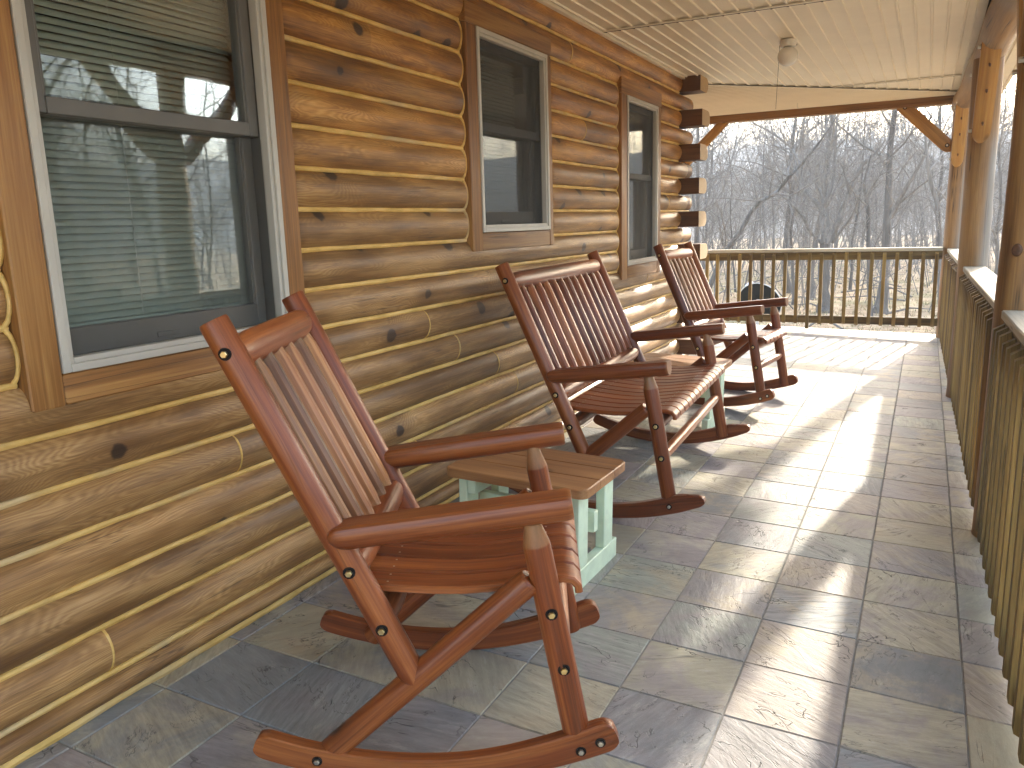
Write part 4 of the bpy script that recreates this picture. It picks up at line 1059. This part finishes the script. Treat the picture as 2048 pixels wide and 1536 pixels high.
while len(spots) < 80 and tries < 4000:
    tries += 1
    k = rw.random()
    if k < .50: az = R(rw.uniform(84.5, 109)); r = rw.uniform(27, 65)
    elif k < .94: az = R(rw.uniform(12, 66)); r = rw.uniform(12, 40)
    else: az = R(rw.uniform(109, 135)); r = rw.uniform(22, 50)
    if R(73) < az < R(84): continue
    x, y = .7 + r * math.cos(az), -2.7 + r * math.sin(az)
    if any((x - a) ** 2 + (y - b) ** 2 < 3.2 for a, b in spots): continue
    spots.append((x, y)); wood_tree(rw.randrange(len(KINDS)), x, y, rw.uniform(0, 6.28), rw.uniform(.8, 1.2))
# ---- the woods behind, too many to count: simple trunks with twigs
fw = MB()
def stuff_tree(mb, rs, x, y, z, H, r, nb, tw):
    tone = rs.uniform(.2, .9); p = Vector((x, y, z - .3)); d = Vector((rs.gauss(0, .15), rs.gauss(0, .15), 1)); pts = [p.copy()]; rad = [r]
    for i in range(5):
        d = d + Vector((rs.gauss(0, .11), rs.gauss(0, .11), 0)); p = p + d.normalized() * (H / 5); pts.append(p.copy()); rad.append(r * (1 - .17 * (i + 1)))
    tube(mb, pts, rad, 4, tone)
    for _ in range(nb):
        t = rs.uniform(.25, .98); i = min(4, int(t * 5)); b = pts[i].lerp(pts[i + 1], t * 5 - i); a = rs.uniform(0, 6.28)
        L = H * rs.uniform(.12, .32) * (1.2 - .7 * t); dd = Vector((math.cos(a), math.sin(a), rs.uniform(.3, 1.2))).normalized()
        q = b + dd * L * .5 + rvec(rs) * L * .07; e = q + (dd + rvec(rs) * .3).normalized() * L * .5; rb_ = max(.012, r * .28 * (1 - .6 * t))
        tube(mb, [b, q, e], [rb_, rb_ * .6, .008], 3, tone)
        for _ in range(tw):
            f = rs.uniform(.2, 1.); c = b.lerp(e, f); tube(mb, [c, c + (dd + rvec(rs) * .6).normalized() * L * rs.uniform(.25, .5)], [rb_ * .45, .007], 3, tone)
rf = random.Random(5)
for _ in range(560):
    k = rf.random()
    az = R(rf.uniform(84, 112)) if k < .8 else R(rf.uniform(10, 66)); r = 45 + 95 * rf.random() ** 1.2
    x, y = .7 + r * math.cos(az), -2.7 + r * math.sin(az)
    stuff_tree(fw, rf, x, y, gz(x, y), rf.uniform(6, 12), rf.uniform(.03, .075), 20, 6)
o = fw.build('far_woodland', M['twig'], None, None); tag(o, 'distant leafless woods fading into grey haze below the hill', 'woodland', kind='stuff')
hw_ = MB()
for _ in range(1500):
    az = R(rf.uniform(82, 116)) if rf.random() < .78 else R(rf.uniform(10, 68)); r = rf.uniform(150, 455)
    x, y = .7 + r * math.cos(az), -2.7 + r * math.sin(az)
    H = rf.uniform(8, 14)
    tone = rf.uniform(.2, .9); z = hz(r, az) - .5; p = Vector((x, y, z)); top = p + Vector((rf.gauss(0, .8), rf.gauss(0, .8), H)); tube(hw_, [p, top], [.22, .05], 3, tone)
    for _ in range(9):
        f = rf.uniform(.3, 1.); c = p.lerp(top, f); a = rf.uniform(0, 6.28); L = rf.uniform(1.5, 4.) * (1.3 - .7 * f)
        tube(hw_, [c, c + Vector((math.cos(a) * L * .7, math.sin(a) * L * .7, L * .8))], [.08, .03], 3, tone)
o = hw_.build('hillside_woodland', M['twig'], None, None); tag(o, 'blue grey bare woods covering the far hillside', 'woodland', kind='stuff')
# ---- saplings, brush and dry grass on the forest floor
ug = MB()
for _ in range(800):
    az = R(rf.uniform(84, 111)) if rf.random() < .8 else R(rf.uniform(15, 66)); r = 24 + 60 * rf.random()
    x, y = .7 + r * math.cos(az), -2.7 + r * math.sin(az); z = gz(x, y) - .05
    tone = rf.uniform(.2, .95); H = rf.uniform(.8, 4.2)
    p = Vector((x, y, z)); d = Vector((rf.gauss(0, .22), rf.gauss(0, .22), 1)); pts = [p.copy()]
    for i in range(4): d = d + rvec(rf) * .13; p = p + d.normalized() * H / 4; pts.append(p.copy())
    r0 = .006 + .0045 * H; tube(ug, pts, [r0, r0 * .85, r0 * .65, r0 * .45, .004], 4, tone)
    for _ in range(int(3 + H * 3)):
        i = rf.randint(1, 3); b = pts[i].lerp(pts[i + 1], rf.random()); dd = rvec(rf).normalized() + Vector((0, 0, .5)); L = H * rf.uniform(.1, .3)
        q = b + dd * L * .5; tube(ug, [b, q, q + (dd + rvec(rf) * .4) * L * .5], [r0 * .4, r0 * .3, .003], 3, tone)
for _ in range(46):                                              # fallen sticks
    az = R(rf.uniform(84, 109)); r = rf.uniform(20, 40); x, y = .7 + r * math.cos(az), -2.7 + r * math.sin(az); z = gz(x, y) + .05
    a = rf.uniform(0, 6.28); L = rf.uniform(.6, 2.6); p = Vector((x, y, z)); e = p + Vector((math.cos(a) * L, math.sin(a) * L, rf.uniform(0, .35)))
    tube(ug, [p, p.lerp(e, .5) + Vector((0, 0, .1)), e], [.03, .025, .01], 5, rf.uniform(.1, .5))
o = ug.build('undergrowth', M['twig'], None, None); tag(o, 'tangled saplings and fallen sticks on the forest floor', 'undergrowth', kind='stuff')
gr = MB()
for _ in range(5200):
    az = R(rf.uniform(83, 111)) if rf.random() < .85 else R(rf.uniform(20, 70)); r = 10.5 + 34 * rf.random() ** 1.3
    x, y = .7 + r * math.cos(az), -2.7 + r * math.sin(az); z = gz(x, y) - .02
    ton = rf.random(); V = []; F = []
    for b in range(5):
        a = rf.uniform(0, 6.28); h = rf.uniform(.05, .16); w = .006 + .004 * r / 20; lx, ly = rf.gauss(0, .06), rf.gauss(0, .06); ox, oy = rf.gauss(0, .05), rf.gauss(0, .05)
        k = len(V); V += [(x + ox - w * math.cos(a), y + oy - w * math.sin(a), z), (x + ox + w * math.cos(a), y + oy + w * math.sin(a), z), (x + ox + lx, y + oy + ly, z + h)]; F.append((k, k + 1, k + 2))
    gr.add(V, F, V, ton)
o = gr.build('dry_grass', M['grass'], None, None); tag(o, 'tufts of straw coloured winter grass over the yard', 'grass', kind='stuff')
# brush pile in the yard
bp = MB(); c = Vector((-2.75, 13.4, 0)); rb2 = random.Random(8)
for _ in range(150):
    p = Vector((c.x + rb2.gauss(0, .42), c.y + rb2.gauss(0, .4), 0)); p.z = gz(p.x, p.y) + abs(rb2.gauss(.12, .14)); a = rb2.uniform(0, 6.28); L = rb2.uniform(.2, .8)
    e = p + Vector((math.cos(a) * L, math.sin(a) * L, rb2.uniform(-.1, .25))); tube(bp, [p, p.lerp(e, .5) + rvec(rb2) * .03, e], [.016, .013, .006], 4, rb2.random())
tag(bp.build('brush_pile', M['bark'], None, None), 'small grey heap of cut sticks left of the satellite dish', 'brush pile')
# satellite dish seen from behind
dz = gz(-1.68, 11.1)
ds = thing('satellite_dish', 'dark oval satellite dish on a pole, seen from behind through the end railing', 'satellite dish', (-1.68, 11.1, dz), R(-14))
m = MB(); V = []; F = []; NS = 36; cz = -.03 - dz
rings_ = [0, .25, .5, .75, .93, 1.]
ax = Matrix.Rotation(R(14), 3, 'X') @ Matrix.Rotation(R(9), 3, 'Y')
for rr_ in rings_:
    for j in range(NS):
        th = 6.2832 * j / NS; p = ax @ Vector((.375 * rr_ * math.cos(th), -.075 * (1 - rr_ ** 2), .335 * rr_ * math.sin(th))); V.append((p.x, p.y, p.z + cz))
for i in range(len(rings_) - 1):
    for j in range(NS):
        j2 = (j + 1) % NS; F.append((i * NS + j, i * NS + j2, (i + 1) * NS + j2, (i + 1) * NS + j))
m.add(V, F, V); do = m.build('reflector', M['dish'], ds, 180)
m = MB(); P = [Vector(v) for v in V[-NS:]]; m.loft(P + [P[0], P[1]], circ(8), .008, tuple(ax @ Vector((0, 1, 0))), caps=False); m.build('rim', M['dishrim'], ds, 60)
m = MB(); m.rod((.03, -.14, -.1), (.03, -.14, cz - .02), .024, 12); m.build('pole', M['dishrim'], ds)
m = MB(); m.bar((.03, -.15, cz - .02), (.03, -.03, cz + .02), .10, .12, ch=.01); m.build('bracket', M['sash'], ds)
m = MB(); m.loft([(-.26, .02, cz + .12), (-.33, .20, cz + .20), (-.35, .30, cz + .25)], circ(10), [.012, .012, .012]); m.bar((-.37, .28, cz + .22), (-.30, .36, cz + .30), .09, .07, ch=.01); m.build('feed_arm', M['dishrim'], ds)

# ------------------------------------------------------------------ air, light, camera
if HAZE > 0:
    hb = MB(); X0, X1, Y0, Y1, ZA, ZB2 = -640, 640, -640, 640, -3.2, 58
    V = [(X0, Y0, ZA), (X1, Y0, ZA), (X1, Y1, ZA), (X0, Y1, ZA), (X0, Y0, ZB2), (X1, Y0, ZB2), (X1, Y1, ZB2), (X0, Y1, ZB2)]
    hb.add(V, [(3, 2, 1, 0), (4, 5, 6, 7), (0, 1, 5, 4), (1, 2, 6, 5), (2, 3, 7, 6), (3, 0, 4, 7)], V)
    hm = bpy.data.materials.new('haze'); hm.use_nodes = True; nt = hm.node_tree; nt.nodes.clear()
    ou = nt.nodes.new('ShaderNodeOutputMaterial'); pv = nt.nodes.new('ShaderNodeVolumePrincipled'); nt.links.new(pv.outputs[0], ou.inputs['Volume'])
    pv.inputs['Color'].default_value = (.74, .775, .80, 1); pv.inputs['Density'].default_value = HAZE; pv.inputs['Anisotropy'].default_value = .0
    ho_ = hb.build('haze', hm, None, None); ho_['kind'] = 'stuff'; ho_['label'] = 'pale blue winter haze over the woods and hill'
EL, AZ = R(20.3), R(80.)
w = bpy.data.worlds.new('World'); scene.world = w; w.use_nodes = True; nt = w.node_tree; nt.nodes.clear()
wo_ = nt.nodes.new('ShaderNodeOutputWorld'); bg = nt.nodes.new('ShaderNodeBackground'); sk = nt.nodes.new('ShaderNodeTexSky')
sk.sky_type = 'NISHITA'; sk.sun_disc = False; sk.sun_elevation = EL; sk.sun_rotation = R(90) - AZ; sk.dust_density = 2.2; sk.air_density = 1.0; sk.ozone_density = 1.
nt.links.new(sk.outputs[0], bg.inputs[0]); nt.links.new(bg.outputs[0], wo_.inputs[0]); bg.inputs[1].default_value = SKY
sd = bpy.data.lights.new('sun', 'SUN'); sd.energy = SUN; sd.angle = R(1.1); sd.color = (1., .91, .77)
so_ = bpy.data.objects.new('sun', sd); COL.objects.link(so_)
sdir = Vector((math.cos(EL) * math.cos(AZ), math.cos(EL) * math.sin(AZ), math.sin(EL)))
so_.rotation_euler = sdir.to_track_quat('Z', 'Y').to_euler(); so_.location = (6, 30, 14)
cd = bpy.data.cameras.new('camera'); cam = bpy.data.objects.new('camera', cd); COL.objects.link(cam); scene.camera = cam
cam.location = (.7308, -2.6654, 1.3658); cam.rotation_mode = 'XYZ'; cam.rotation_euler = (1.3737, .0292, .4716)
cd.sensor_width = 36.; cd.lens = 28.04; cd.clip_start = .03; cd.clip_end = 3000
vs = scene.view_settings; vs.view_transform = 'Standard'; vs.look = 'None'; vs.gamma = 1.; vs.use_curve_mapping = False; vs.exposure = EXPO
cy = scene.cycles; cy.use_denoising = True; cy.max_bounces = 10; cy.diffuse_bounces = 5; cy.glossy_bounces = 4; cy.transmission_bounces = 6; cy.transparent_max_bounces = 24; cy.volume_bounces = 1
cy.sample_clamp_indirect = 8.; cy.caustics_reflective = False; cy.caustics_refractive = False
